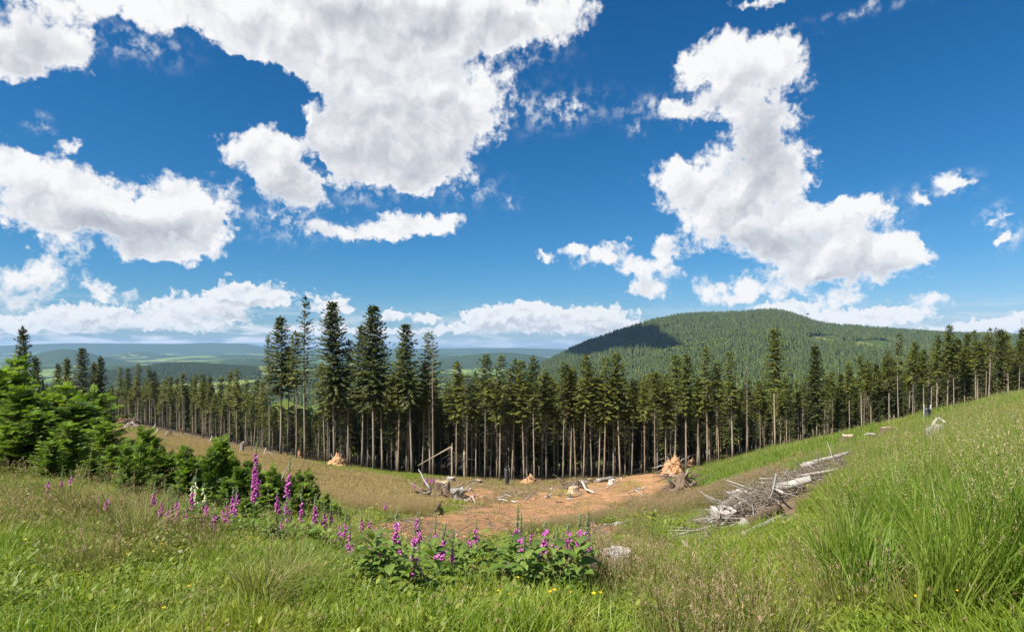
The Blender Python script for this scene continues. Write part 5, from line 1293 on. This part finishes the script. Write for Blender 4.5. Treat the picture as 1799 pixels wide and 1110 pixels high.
# low bright shrubs and leaf mounds
def mound(px, py, w, h, label, mat=None, name='low_shrub'):
    g = np.random.default_rng(int(px)); x, y, z = ground_hit(px, py); mb = MB(); n = 420
    d = g.normal(size=(n, 3)); d /= np.linalg.norm(d, axis=1, keepdims=True); d[:, 2] = np.abs(d[:, 2])
    P = d * np.array([w / 2, w / 2, h]) * g.uniform(.55, 1.1, (n, 1))
    mb.stamp(LEAF[0], LEAF[1], frames(d * [1, 1, .4] + g.normal(0, .4, (n, 3))) * (.06 * (w / .6) ** .5 * g.uniform(.5, 1.3, n))[:, None, None], P)
    obj(name, mb.mesh(name, (mat or M_herb,)), loc=(x, y, z), label=label, cat='shrub', group='low shrubs')
for a in [(1000,928,.8,.35,'bright lime green low shrub right of the foxglove tips'),(928,935,.5,.28,'small lime shrub on the lower edge of the track'),(1140,938,1.2,.5,'dark green leafy shrub on bare earth, right of centre'),(1185,945,1.0,.4,'low leafy shrub left of the brushwood pile'),
          (1090,915,1.4,.45,'lime green shrub at the edge of the brown grass band'),(1070,925,.9,.35,'small shrub left of the lime green one by the grass band'),(60,838,2.2,.6,'rounded light green leaf mound before the left thicket'),(1110,860,2.5,.9,'green mound at the upper edge of the track'),(560,975,.7,.3,'leaf mound below the short foxglove row'),(990,870,1.6,.5,'low green shrub above the track')]:
    mound(*a)

# ================================================================== stumps, logs and brushwood
def ribbed_stump(name, px, py, r, h, mats, label, seed, cat='tree stump', tilt=(0, 0), roots=0, group=None, root_mat=None, flare=1.5, notch=True):
    g = np.random.default_rng(seed); x, y, z = ground_hit(px, py)
    t = obj(name, None, loc=(x, y, z), rz=g.random() * 6, label=label, cat=cat, group=group)
    t.rotation_euler[0] = tilt[0]; t.rotation_euler[1] = tilt[1]
    sides = 28; a = np.arange(sides) / sides * 6.2832
    prof = np.array([flare, 1.18, 1.05, 1.0, .97, .985, .93]); zs = np.array([-.15, .12, .35, .6, .9, .985, 1.0]) * h; zs[0] = -.12
    ribs = 1 + .10 * np.sin(a * 5 + g.random() * 6) + .06 * np.sin(a * 9 + g.random() * 6) + g.normal(0, .02, sides)
    V = []
    lip = (1.0 if notch else .35) * (.10 * np.sin(a + g.random() * 6) + .05 * g.normal(size=sides) + (.12 * (np.sin(a * 2) > .5) if notch else 0)) * h * .6
    for i in range(7):
        amp = [1.9, 1.3, 1, 1, 1, 1, 1][i]
        rr = r * prof[i] * (1 + (ribs - 1) * amp)
        V.append(np.stack([np.cos(a) * rr, np.sin(a) * rr, zs[i] + (lip if i >= 5 else lip * .6 if i == 4 else 0) * np.ones(sides)], 1))
    V = np.concatenate(V); T = []
    for i in range(6):
        for q in range(sides):
            p = (q + 1) % sides; T += [[i * sides + q, i * sides + p, (i + 1) * sides + p], [i * sides + q, (i + 1) * sides + p, (i + 1) * sides + q]]
    m1 = MB(); m1.add(V, np.array(T)); obj('trunk', m1.mesh('trunk', (mats[0],), True), t)
    # cut face: rings that sink towards a rotten heart
    C = []; n = 5
    for i in range(n):
        f = 1 - i / n; C.append(np.stack([np.cos(a) * r * .93 * f, np.sin(a) * r * .93 * f, h + .002 + lip * f - .05 * h * (1 - f) + g.normal(0, .006, sides)], 1))
    C = np.concatenate(C + [np.array([[0, 0, h * .95]])]); T = []
    for i in range(n - 1):
        for q in range(sides):
            p = (q + 1) % sides; T += [[i * sides + q, i * sides + p, (i + 1) * sides + p], [i * sides + q, (i + 1) * sides + p, (i + 1) * sides + q]]
    for q in range(sides): T.append([(n - 1) * sides + q, (n - 1) * sides + (q + 1) % sides, n * sides])
    m2 = MB(); m2.add(C, np.array(T)); obj('cut_face', m2.mesh('cut_face', (mats[1],)), t)
    for k in range(roots):
        aa = k * 6.28 / roots + g.normal(0, .3); L = r * g.uniform(2.0, 3.8); s = np.linspace(.5, 1, 6)
        p = np.stack([np.cos(aa + .3 * s) * L * s, np.sin(aa + .3 * s) * L * s, h * .25 * (1 - s) + .04 + .12 * r * np.sin(s * 9 + k)], 1)
        V, T, _ = tube(p, r * np.linspace(.26, .05, 6), 6, .2, k); m = MB(); m.add(V, T); obj('root', m.mesh('root', (root_mat or M_greywood,), True), t)
    return t
ribbed_stump('tree_stump', 1083, 1012, .15, .25, (M_greywood, M_greywood), 'grey weathered stump with uneven top right of the foxglove clump', 5, roots=0, flare=1.2, notch=False)
ribbed_stump('tree_stump', 1645, 792, .20, .62, (M_greywood, M_greywood), 'tall grey post like stump in the grass on the right slope', 6, tilt=(0, .08), flare=1.15)
ribbed_stump('tree_stump', 1306, 893, .34, .42, (M_greywood, M_palewood), 'pale bleached stump behind the brushwood pile', 7, roots=4, root_mat=M_greywood)
ribbed_stump('tree_stump', 1272, 925, .27, .34, (M_greywood, M_palewood), 'grey stump with whitened face at the left end of the pile', 8, roots=3)
ribbed_stump('tree_stump', 776, 868, .58, 1.0, (M_brownwood, M_tanwood), 'tall brown stump on exposed roots beside distant foxgloves', 9, roots=7, flare=1.35)
ribbed_stump('tree_stump', 803, 880, .42, .8, (M_greywood, M_greywood), 'grey stump with dark shadow right of the tall brown stump', 10, roots=4)
ribbed_stump('tree_stump', 424, 795, .30, 1.7, (M_greywood, M_tanwood), 'grey broken stump standing in the straw meadow by the tallest foxglove', 11, tilt=(0, .12))
ribbed_stump('tree_stump', 1008, 866, .45, .6, (M_tanwood, M_tanwood), 'short light stump beside a pale curved branch above the track', 12, roots=3)
ribbed_stump('tree_stump', 940, 838, .42, .9, (M_stone, M_palewood), 'pale grey stump top behind the orange root heap', 13)
ribbed_stump('tree_stump', 792, 846, .5, .55, (M_greywood, M_palewood), 'low pale stump at the forest edge right of the foxglove tuft', 14)
ribbed_stump('tree_stump', 1075, 850, .38, .5, (M_palewood, M_palewood), 'small pale stump at the top of the track', 16)
for i, (px, py) in enumerate([(232,742),(262,752),(300,757),(336,770),(372,775),(505,800),(840,850),(1036,848),(1120,830),(1560,768),(1490,778)]):
    ribbed_stump('tree_stump', px, py, .38, .5, (M_brownwood, M_tanwood), 'low brown cut stump ' + ['first from the left in the rubble strip','second from the left in the rubble strip','in the middle of the rubble strip','right of the middle in the rubble strip','near the lower end of the rubble strip','under the tall open spruce group','left of the black trap','right of the grey flat stump','near the root plate','on the upper right slope','below the cone shaped spruce'][i], 20 + i, roots=3)

def log(t, name, p0, p1, r, mat, seed, taper=.75, sides=10, endmat=None):
    n = 7; s = np.linspace(0, 1, n)[:, None]; g = np.random.default_rng(seed)
    P = np.array(p0) * (1 - s) + np.array(p1) * s + g.normal(0, r * .12, (n, 3))
    V, T, k = tube(P, r * np.linspace(1, taper, n), sides, .25, seed); mi = np.zeros(len(T), int)
    me = mesh_np(name, V, T, {'tint': ('FLOAT', np.zeros(len(V)))}, (mat, endmat or mat), np.where(np.arange(len(T)) >= k, 1, 0))
    return obj(name, me, t)
# brushwood pile: from the stump at lower left up to the long pale log at upper right
pile = obj('brushwood_pile', None, loc=(0, 0, 0), label='long heap of grey dead branches and logs on the right of the clearing', cat='brushwood pile')
def pile_pt(u, v, up=0.0):
    """u along the pile 0..1, v across -1..1"""
    px = 1265 + 222 * u; pyb = 925 - 108 * u ** 1.0; wpy = 27 * math.sin(math.pi * min(1, .18 + u * .8)) ** .7
    x, y, z = ground_hit(px - 26 * v, pyb + v * wpy)
    hump = max(0, 1 - v * v) * .40 * math.sin(math.pi * min(1, .1 + u * .85)) ** .6
    return np.array([x, y, z + .04 + up * hump])
g = np.random.default_rng(77)
L1a, L1b = np.array(ground_hit(1408, 842)), np.array(ground_hit(1494, 815))
log(pile, 'log', L1a + [0, 0, .45], L1b + [0, 0, .42], .10, M_greywood, 1, .45, endmat=M_tanwood)
L2a, L2b = np.array(ground_hit(1362, 880)), np.array(ground_hit(1425, 862))
log(pile, 'log', L2a + [0, 0, .28], L2b + [0, 0, .30], .11, M_greywood, 2, .8, endmat=M_brownwood)
L3a, L3b = np.array(ground_hit(1398, 858)), np.array(ground_hit(1472, 836))
log(pile, 'log', L3a + [0, 0, .35], L3b + [0, 0, .20], .05, M_greywood, 3, .7)
L4a, L4b = np.array(ground_hit(1308, 932)), np.array(ground_hit(1368, 902))
log(pile, 'log', L4a + [0, 0, .08], L4b + [0, 0, .10], .11, M_brownwood, 4, .9, endmat=M_greywood)
L5a, L5b = np.array(ground_hit(1305, 946)), np.array(ground_hit(1378, 912))
log(pile, 'log', L5a + [0, 0, .05], L5b + [0, 0, .08], .05, M_greywood, 5, .8)
L6a, L6b = np.array(ground_hit(1338, 862)), np.array(ground_hit(1375, 900))
log(pile, 'log', L6a + [0, 0, .25], L6b + [0, 0, .40], .035, M_palewood, 6, .6)
L7a, L7b = np.array(ground_hit(1340, 845)), np.array(ground_hit(1400, 852))
log(pile, 'log', L7a + [0, 0, .3], L7b + [0, 0, .45], .03, M_greywood, 7, .6)
for k in range(280):
    u, v = g.random() ** 1.3, g.uniform(-1.35, 1.2); p = pile_pt(u, v, g.uniform(.2, 1.1)); L = g.uniform(.5, 1.9) * (1 if k % 4 else 1.4)
    ax = pile_pt(min(1, u + .12), v * .8) - pile_pt(u, v * .8); ax /= np.linalg.norm(ax)
    d = ax * g.choice([1, -1]) + g.normal(0, .5, 3) * [1, 1, .16]; d /= np.linalg.norm(d)
    s = np.linspace(-.5, .5, 4)[:, None]; bend = g.normal(0, .22, 3)
    P = p + d * L * s + bend * (s ** 2 * 2)
    V, T, _ = tube(P, g.uniform(.009, .030) * g.uniform(.6, 1) * np.array([1, .85, .65, .35]), 5, .2, k)
    m = MB(); m.add(V, T); obj('branch', m.mesh('branch', ((M_greywood, M_deadtwig, M_greywood, M_brownwood, M_greywood, M_deadtwig)[k % 6],)), pile)
mb = MB()
for k in range(2600):
    u, v = g.random(), np.clip(g.normal(0, .5), -1.2, 1.2); p = pile_pt(u, v, g.uniform(0, 1.0)) if k % 5 == 0 or k < 5 else p + g.normal(0, .18, 3) * [1, 1, .5]
    d = g.normal(size=3) * [1, 1, .35]; d /= np.linalg.norm(d); L = g.uniform(.2, .7)
    V, T, _ = tube(np.array([p - d * L / 2, p + d * L / 2 + [0, 0, g.normal(0, .05)]]), [.008, .004], 3, cap=False); mb.add(V, T)
obj('twigs', mb.mesh('twigs', (M_deadtwig,)), pile, kind='stuff')

def loose_wood(name, pts, r, mat, label, cat, up=.06, taper=.6, group=None):
    P = np.array([np.array(ground_hit(*q[:2])) + [0, 0, up + (q[2] if len(q) > 2 else 0)] for q in pts])
    s = np.linspace(0, len(P) - 1, 9); Q = np.stack([np.interp(s, np.arange(len(P)), P[:, i]) for i in range(3)], 1)
    c = Q.mean(0); V, T, _ = tube(Q - c, r * np.linspace(1, taper, 9), 9, .35, int(pts[0][0])); m = MB(); m.add(V, T)
    return obj(name, m.mesh(name, (mat,)), loc=tuple(c), label=label, cat=cat, group=group)
loose_wood('log', [(1505,812),(1552,806)], .16, M_brownwood, 'short dark log in the grass right of the long pale log', 'log', .12, .9)
loose_wood('log', [(1572,818),(1612,806)], .10, M_brownwood, 'thin rotten log lying in the grass at right of the pile', 'log', .08)
loose_wood('root_piece', [(1500,838),(1515,820,.2),(1530,826,.12)], .10, M_palewood, 'bleached white root piece in the grass beyond the pile', 'dead wood', .10, .7)
loose_wood('branch', [(1205,978),(1222,972),(1245,955,.12)], .035, M_greywood, 'grey forked branch on bare earth left of the pile', 'branch', .05, .5)
loose_wood('branch', [(1200,965),(1208,975)], .03, M_palewood, 'short upright stub beside the forked branch', 'branch', .12, .6)
loose_wood('branch', [(1218,944),(1240,940),(1258,925)], .022, M_palewood, 'thin pale forked twig on the earth below the pile', 'branch', .04, .4)
loose_wood('branch', [(1225,930),(1255,922)], .03, M_greywood, 'grey stick pointing at the left end of the pile', 'branch', .04, .6)
loose_wood('branch', [(1170,965),(1186,955)], .02, M_palewood, 'small pale stick on earth left of the forked branch', 'branch', .03, .6)
loose_wood('branch', [(50,1106),(90,1092),(128,1086)], .010, M_greywood, 'grey stick lying in the turf at bottom left', 'branch', .03, .5)
loose_wood('root_piece', [(1080,1052),(1092,1062),(1106,1072)], .018, M_palewood, 'bleached root fragment on bare soil below the stump', 'dead wood', .03, .5)
loose_wood('branch', [(1022,855,.5),(1030,866,.2),(1044,868)], .14, M_palewood, 'pale curved branch above the track beside a short stump', 'branch', .15, .5)
loose_wood('branch', [(1640,775,.5),(1648,768,.62),(1660,775,.5)], .05, M_palewood, 'pale curled wood scrap beside the post like stump', 'dead wood', .05, .6)
loose_wood('log', [(1085,925),(1128,916)], .10, M_greywood, 'flat grey log half sunk in the ground left of centre shrubs', 'log', .06, .8)
loose_wood('log', [(1175,922),(1200,916)], .10, M_palewood, 'short pale log end near the small leafy shrub', 'log', .06, .8)
loose_wood('branch', [(1195,895,.3),(1225,905,.1)], .02, M_greywood, 'thin arching twig in front of the grass band', 'branch', .04, .5)
loose_wood('root_piece', [(766,905,.1),(776,893,.25)], .08, M_brownwood, 'brown slanting wood splinter at the edge of the track', 'dead wood', .1, .6)
loose_wood('log', [(1050,848),(1078,843)], .3, M_greywood, 'flat grey stump slab at the forest edge', 'log', .2, .9)
loose_wood('branch', [(495,862,.5),(508,842,1.1)], .035, M_greywood, 'grey dead stick slanting out of the low spruces', 'branch', .1, .5)

gs = np.random.default_rng(21)
ZN = [((745, 1120), (845, 880), 'on the trampled ground before the forest'), ((215, 470), (748, 800), 'in the rubble strip on the left'), ((1000, 1250), (900, 985), 'on the bare ground left of the brushwood pile'), ((640, 1000), (885, 925), 'along the edge of the earth track')]
ZN[3] = ((640, 1000), (872, 885), 'along the edge of the earth track')
for zi, ((a0, a1), (b0, b1), wh) in enumerate(ZN):
    for i, px in enumerate(sorted(gs.uniform(a0, a1, 18))):
        py = gs.uniform(b0, b1)
        if zi == 1: py = 740 + (px - 215) * .19 + gs.uniform(0, 14)
        L_ = gs.uniform(8, 26); k = gs.uniform(-.6, .6)
        hx, hy, _ = ground_hit(px, py)
        loose_wood('branch', [(px, py, gs.uniform(0, .1)), (px + L_ / 2, py - k * L_ * .3, gs.uniform(0, .012) * hy), (px + L_, py - k * L_ * .5, gs.uniform(0, .01) * hy)], .0014 * hy * gs.uniform(.5, 1.3) + .005, [M_greywood, M_deadtwig, M_palewood, M_brownwood][int(gs.integers(4))],
                   '%s from left of the dead branches %s' % (ORD[i], wh), 'branch', .04, .4, 'dead branches strewn over the clearing')
# root heaps torn out of the ground
def root_heap(px, py, w, h, label, seed, roots=14, stubs=True, dark=False, depth=.6):
    g = np.random.default_rng(seed); x, y, z = ground_hit(px, py)
    t = obj('root_plate', None, loc=(x, y, z), label=label, cat='uprooted stump', group='torn out root plates')
    n, m = 48, 26; V = []; T = []
    for i in range(m):
        f = i / (m - 1)
        for q in range(n):
            a = q / n * 6.2832; rr = (1 - f) ** .85 * (1 + .42 * float(smooth_noise(math.cos(a) * 3.6 + seed, math.sin(a) * 3.6 + f * 5, seed, 5)) + .05 * g.normal()) + .03
            V.append([math.cos(a) * rr * w / 2, math.sin(a) * rr * w / 2 * depth, h * f ** .8 * (1 + .34 * float(smooth_noise(math.cos(a) * 2.5 * (1 - f), math.sin(a) * 2.5 * (1 - f) + seed, seed + 1, 5)) + .03 * g.normal()) + (.10 * w * math.cos(a) * f)])
    for i in range(m - 1):
        for q in range(n):
            p = (q + 1) % n; T += [[i*n+q, i*n+p, (i+1)*n+p], [i*n+q, (i+1)*n+p, (i+1)*n+q]]
    mb = MB(); mb.add(np.array(V), np.array(T)); obj('earth', mb.mesh('earth', (M_brownwood if dark else M_earth,)), t)
    for k in range(roots):
        a = g.uniform(0, 6.28); f = g.uniform(.1, .95)
        p0 = np.array([math.cos(a) * w * .35, math.sin(a) * w * .3 * depth, h * f]); d = np.array([math.cos(a), math.sin(a) * depth, g.uniform(-.5, .9)]); L = w * g.uniform(.2, .55)
        s = np.linspace(0, 1, 5)[:, None]; P = p0 + d * L * s + g.normal(0, .08 * L, 3) * s ** 2 + g.normal(0, .02 * L, (5, 3))
        V, T2, _ = tube(P, w * .028 * g.uniform(.5, 1.3) * np.linspace(1, .25, 5), 5, .2, k); m_ = MB(); m_.add(V, T2); obj('root', m_.mesh('root', (M_brownwood if k % 3 else M_greywood,)), t)
    return t
root_heap(1183, 838, 3.3, 2.6, 'orange earth crown of the big upturned root plate, top of the track', 31, 18)
root_heap(1196, 866, 2.5, 1.35, 'brown rooty lower half of the big upturned root plate', 32, 30, dark=True)
root_heap(590, 818, 3.6, 1.5, 'orange heap of torn roots below the tall spruces, left of centre', 33, 12)
root_heap(930, 850, 2.4, 1.3, 'cone shaped orange root heap near the black trap', 34, 12)
root_heap(525, 803, 1.5, 1.2, 'small reddish root heap at the foot of the open spruce group', 35, 8)
root_heap(1008, 858, 2.8, .9, 'brownish root heap above the middle of the track', 36, 14, dark=True)
root_heap(215, 738, 4.5, 2.6, 'reddish root heap at the far left end of the rubble strip', 37, 8)
root_heap(234, 746, 4.0, 2.0, 'dark brown root heap in the rubble strip on the left', 38, 12, dark=True)
root_heap(322, 755, 3.0, 2.0, 'small orange root heap in the middle of the rubble strip', 39, 8)
root_heap(338, 762, 2.6, 1.6, 'low orange root heap before the distant tree row', 40, 8)
root_heap(1215, 818, 2.2, 1.0, 'small pale root heap behind the big root plate', 41, 8)
root_heap(776, 878, 3.0, .7, 'tangled dark roots spread under the tall brown stump', 42, 22, dark=True)

# snapped trunks at the forest edge
def snapped(px, D, h, r, label, lean_top=None):
    x, y, z = at_D(px, D); t = obj('snapped_trunk', None, loc=(x, y, z), label=label, cat='dead tree', group='snapped trunks at the forest edge')
    s = np.linspace(0, 1, 6); V, T, _ = tube(np.stack([.02 * np.sin(s * 5), 0 * s, s * h - .4 * (s == 0)], 1), r * np.linspace(1.1, .85, 6), 9, .15, int(px)); m = MB(); m.add(V, T); obj('trunk', m.mesh('trunk', (M_bark_warm,), True), t)
    m = MB(); g = np.random.default_rng(int(px))
    for k in range(5):
        a = g.random() * 6.28; V, T, _ = tube(np.array([[math.cos(a) * r * .5, math.sin(a) * r * .5, h - .1], [math.cos(a) * r * .6, math.sin(a) * r * .6, h + g.uniform(.2, .55)]]), [r * .35, .01], 4); m.add(V, T)
    obj('splintered_top', m.mesh('splintered_top', (M_tanwood,)), t)
    if lean_top:
        e = np.array(lean_top); V, T, _ = tube(np.stack([np.linspace(0, e[0], 6), np.linspace(0, e[1], 6), np.linspace(h, e[2], 6)], 1), r * np.linspace(.9, .35, 6), 8, .1, 3); m = MB(); m.add(V, T); obj('hanging_top', m.mesh('hanging_top', (M_bark_warm,), True), t)
    d = dead_branches(h, h * .15, h * .95, int(px), 34, 1.6); obj('dead_branches', d, t, kind='stuff')
snapped(794, 91.5, 4.6, .15, 'snapped trunk with its top broken over towards the left', (-5.2, .6, 1.6))
snapped(816, 91, 3.9, .17, 'shorter snapped trunk right of the one with hanging top')
loose_wood('log', [(706,828,.5),(722,822,1.0)], .12, M_tanwood, 'broken trunk piece leaning at the forest edge', 'log', .2, .7)
loose_wood('branch', [(1280,795,.2),(1302,782,.6)], .05, M_deadtwig, 'dry branch leaning at the lower end of the slope crest', 'branch', .2, .5)

# black slotted beetle traps on stakes
def trap(px, py, w, h, mat, label, up=.5):
    x, y, z = ground_hit(px, py); t = obj('insect_trap', None, loc=(x, y, z), label=label, cat='insect trap')
    n = 9
    for k in range(n):
        q = obj('slat', box_mesh('slat', (-w / 2, -.12, up + k * h / n), (w / 2, .12, up + (k + .72) * h / n), (mat,)), t)
    obj('frame', box_mesh('frame', (-w / 2 + .02, -.06, up - .05), (w / 2 - .02, .06, up + h + .05), (mat,)), t)
    obj('tray', box_mesh('tray', (-w / 2 - .03, -.16, up - .16), (w / 2 + .03, .16, up - .052), (mat,)), t)
    for sx in (-1, 1):
        V, T, _ = tube(np.array([[sx * (w / 2 + .05), 0, -.3], [sx * (w / 2 + .05), 0, up + h + .25]]), .03, 6); m = MB(); m.add(V, T); obj('stake', m.mesh('stake', (M_greywood,)), t)
m_, nb = new_mat('black_plastic'); out_surface(nb, bsdf(nb, (.010, .011, .014), .45, .4)); M_black = m_
m_, nb = new_mat('blue_grey_plastic'); out_surface(nb, bsdf(nb, (.020, .030, .050), .45, .4)); M_bluebox = m_
trap(891, 852, .42, 1.75, M_black, 'black slotted trap standing before the dark trunks at centre', .15)
trap(1629, 742, .30, .62, M_bluebox, 'blue grey trap half hidden by grass at the forest edge on the right', .2)

# distant tuft of foxgloves left of the tall brown stump
for i, (px, top) in enumerate([(745,838),(750,834),(756,837),(761,835),(766,838),(772,836),(728,846)]):
    x, y, z = ground_hit(px, 858 if px > 735 else 862)
    foxglove(px, top, top + 3, top + 12, y, ['first','second','third','fourth','fifth','sixth'][i] + ' spike from the left in the distant foxglove tuft by the brown stump' if i < 6 else 'small distant foxglove left of the tuft by the brown stump', 4, size=2.6, group='distant foxglove tuft')
mound(757, 858, 2.6, .75, 'leafy base of the distant foxglove tuft beside the brown stump')

# yellow flowers
def yellow(px, py, h, label, k=1.0):
    x, y, z = ground_hit(px, py); h = h * 1.0
    t = obj('yellow_flower', None, loc=(x, y, z), label=label, cat='flower', group='yellow flowers in the turf')
    V, T, _ = tube(np.array([[0, 0, 0], [.01, 0, h]]), [.002, .0015], 4, cap=False); m = MB(); m.add(V, T); obj('stem', m.mesh('stem', (M_fox_stem,)), t)
    m = MB(); n = 11; a = np.arange(n) / n * 6.28; d = np.stack([np.cos(a), np.sin(a) - .25, np.full(n, .55)], 1)
    m.stamp(LEAF[0] * [1, 1.2, 1], LEAF[1], frames(d) * .016 * k, np.tile([.01, 0, h], (n, 1))); obj('petals', m.mesh('petals', (M_yellow,)), t)
YF = [(505,945,'above the leafy plants left of centre'),(500,948,'just left of its neighbour above the leafy plants'),(615,995,'left of the foxglove clump'),(880,990,'left one of the pair before the right foxglove clump'),(886,988,'right one of the pair before the right foxglove clump'),(1284,1012,'left of a pair on the right verge'),(1290,1010,'right of a pair on the right verge'),
      (1530,948,'left one of the bright row on the right slope'),(1536,949,'middle one of the bright row on the right slope'),(1541,947,'right one of the bright row on the right slope'),(1608,1094,'alone at the bottom right'),(1664,1085,'left of a low pair bottom right'),(1671,1082,'right of a low pair bottom right'),(1676,1098,'lowest at the bottom right'),(1718,1013,'beside the tall grass at right'),
      (876,1056,'left below the right foxglove clump'),(890,1068,'below the right foxglove clump'),(906,1064,'under the rosettes'),(960,1078,'under the middle of the right clump'),(972,1076,'second under the middle of the right clump'),(1003,1075,'right of the two under the clump'),(1040,1076,'below the stump'),(1055,1080,'right of the one below the stump'),
      (281,992,'right one of two in the left turf'),(269,987,'left one of two in the left turf'),(220,1004,'in front of the red tipped tussock'),(326,1076,'at bottom left of the arching tussock'),(285,1097,'lowest on the left turf'),(396,961,'below the pale budding foxgloves'),(28,920,'upper left of two at far left'),(37,917,'right of two at far left'),(58,920,'third from the left at far left'),(42,981,'alone on the far left turf'),(436,958,'right of the budding foxglove leaves'),(1690,830,'on the upper right slope'),(1592,831,'above the bare patch on the right slope')]
for px, py, w in YF: yellow(px + RNG.uniform(-4, 4), py + RNG.uniform(-6, 16), RNG.uniform(.10, .22), 'small yellow flower ' + w, RNG.uniform(.8, 1.25) if py > 900 else 2.0)
for px, py, w in [(65,1055,'flat pale stone in the turf at lower left'),(78,1000,'small pinkish stone on the left turf'),(455,1098,'pale stone at the foot of the arching tussock'),(195,998,'pale stone before the red tipped tussock'),(770,990,'whitish stone in the grass before the track'),(1068,845,'white stone at the top end of the track'),(965,858,'pale boulder before the forest edge')]:
    x, y, z = ground_hit(px, py); obj('stone', stones(int(px), 1, M_stone), loc=(x, y, z), scale=max(1.2, y / 5) * 1.1, label=w, cat='stone')

# bird over the hill
V = np.array([[0,.5,0],[0,-.45,0],[.12,0,.05],[-.12,0,.05],[1.1,-.1,.32],[-1.1,-.05,.28],[.5,.15,.2],[-.5,.15,.2],[.16,-.7,0],[-.16,-.7,0],[0,0,-.12]]) 
T = np.array([[0,2,3],[0,10,2],[0,3,10],[1,3,2],[1,2,10],[1,10,3],[2,6,4],[2,4,1],[3,5,7],[3,1,5],[1,8,9],[0,6,2],[0,3,7]])
D = 170.0; obj('bird', mesh_np('bird', V * .9, T, mats=(M_black,)), loc=((1419 - CX) / F * D, D, EYE - (552 - HZ) / F * D), rz=1.0, label='small dark bird gliding over the right shoulder of the hill', cat='bird')

# unseen cumulus clouds added high on the left to shade the hill's left shoulder
import bmesh
def cloud(cx, cy, cz, rx, ry, rz_, seed):
    bm = bmesh.new(); bmesh.ops.create_icosphere(bm, subdivisions=5, radius=1)
    V = np.array([v.co[:] for v in bm.verts]); T = np.array([[v.index for v in f.verts] for f in bm.faces]); bm.free()
    nz = smooth_noise(V[:, 0] * 2.1 + V[:, 2], V[:, 1] * 2.1 + V[:, 2] * 1.7, seed, 5)
    V = V * (.85 + .85 * nz)[:, None]; V[:, 2] = np.where(V[:, 2] < 0, V[:, 2] * .3, V[:, 2])
    m, nb = new_mat('cloud_vapour'); out_surface(nb, bsdf(nb, (.86, .87, .88), 1.0, 0.0))
    obj('cloud', mesh_np('cloud', V * [rx, ry, rz_], T, mats=(m,), smooth=True), loc=(cx, cy, cz), kind='stuff', label='unseen white cumulus above the frame, placed to shade the hill')
tx, ty = (1100 - CX) / F * 2330, 2330.; tz = Hs(tx, ty); k = 1900 / SUN_DIR.z
cloud(tx + SUN_DIR.x * k, ty + SUN_DIR.y * k, tz + 1900, 150, 520, 90, 3)

tx, ty = (1035 - CX) / F * 2250, 2250.; tz = Hs(tx, ty)
cloud(tx + SUN_DIR.x * k, ty + SUN_DIR.y * k, tz + 1900, 80, 330, 70, 5)  # second unseen cloud, lengthens the shadow on the hill
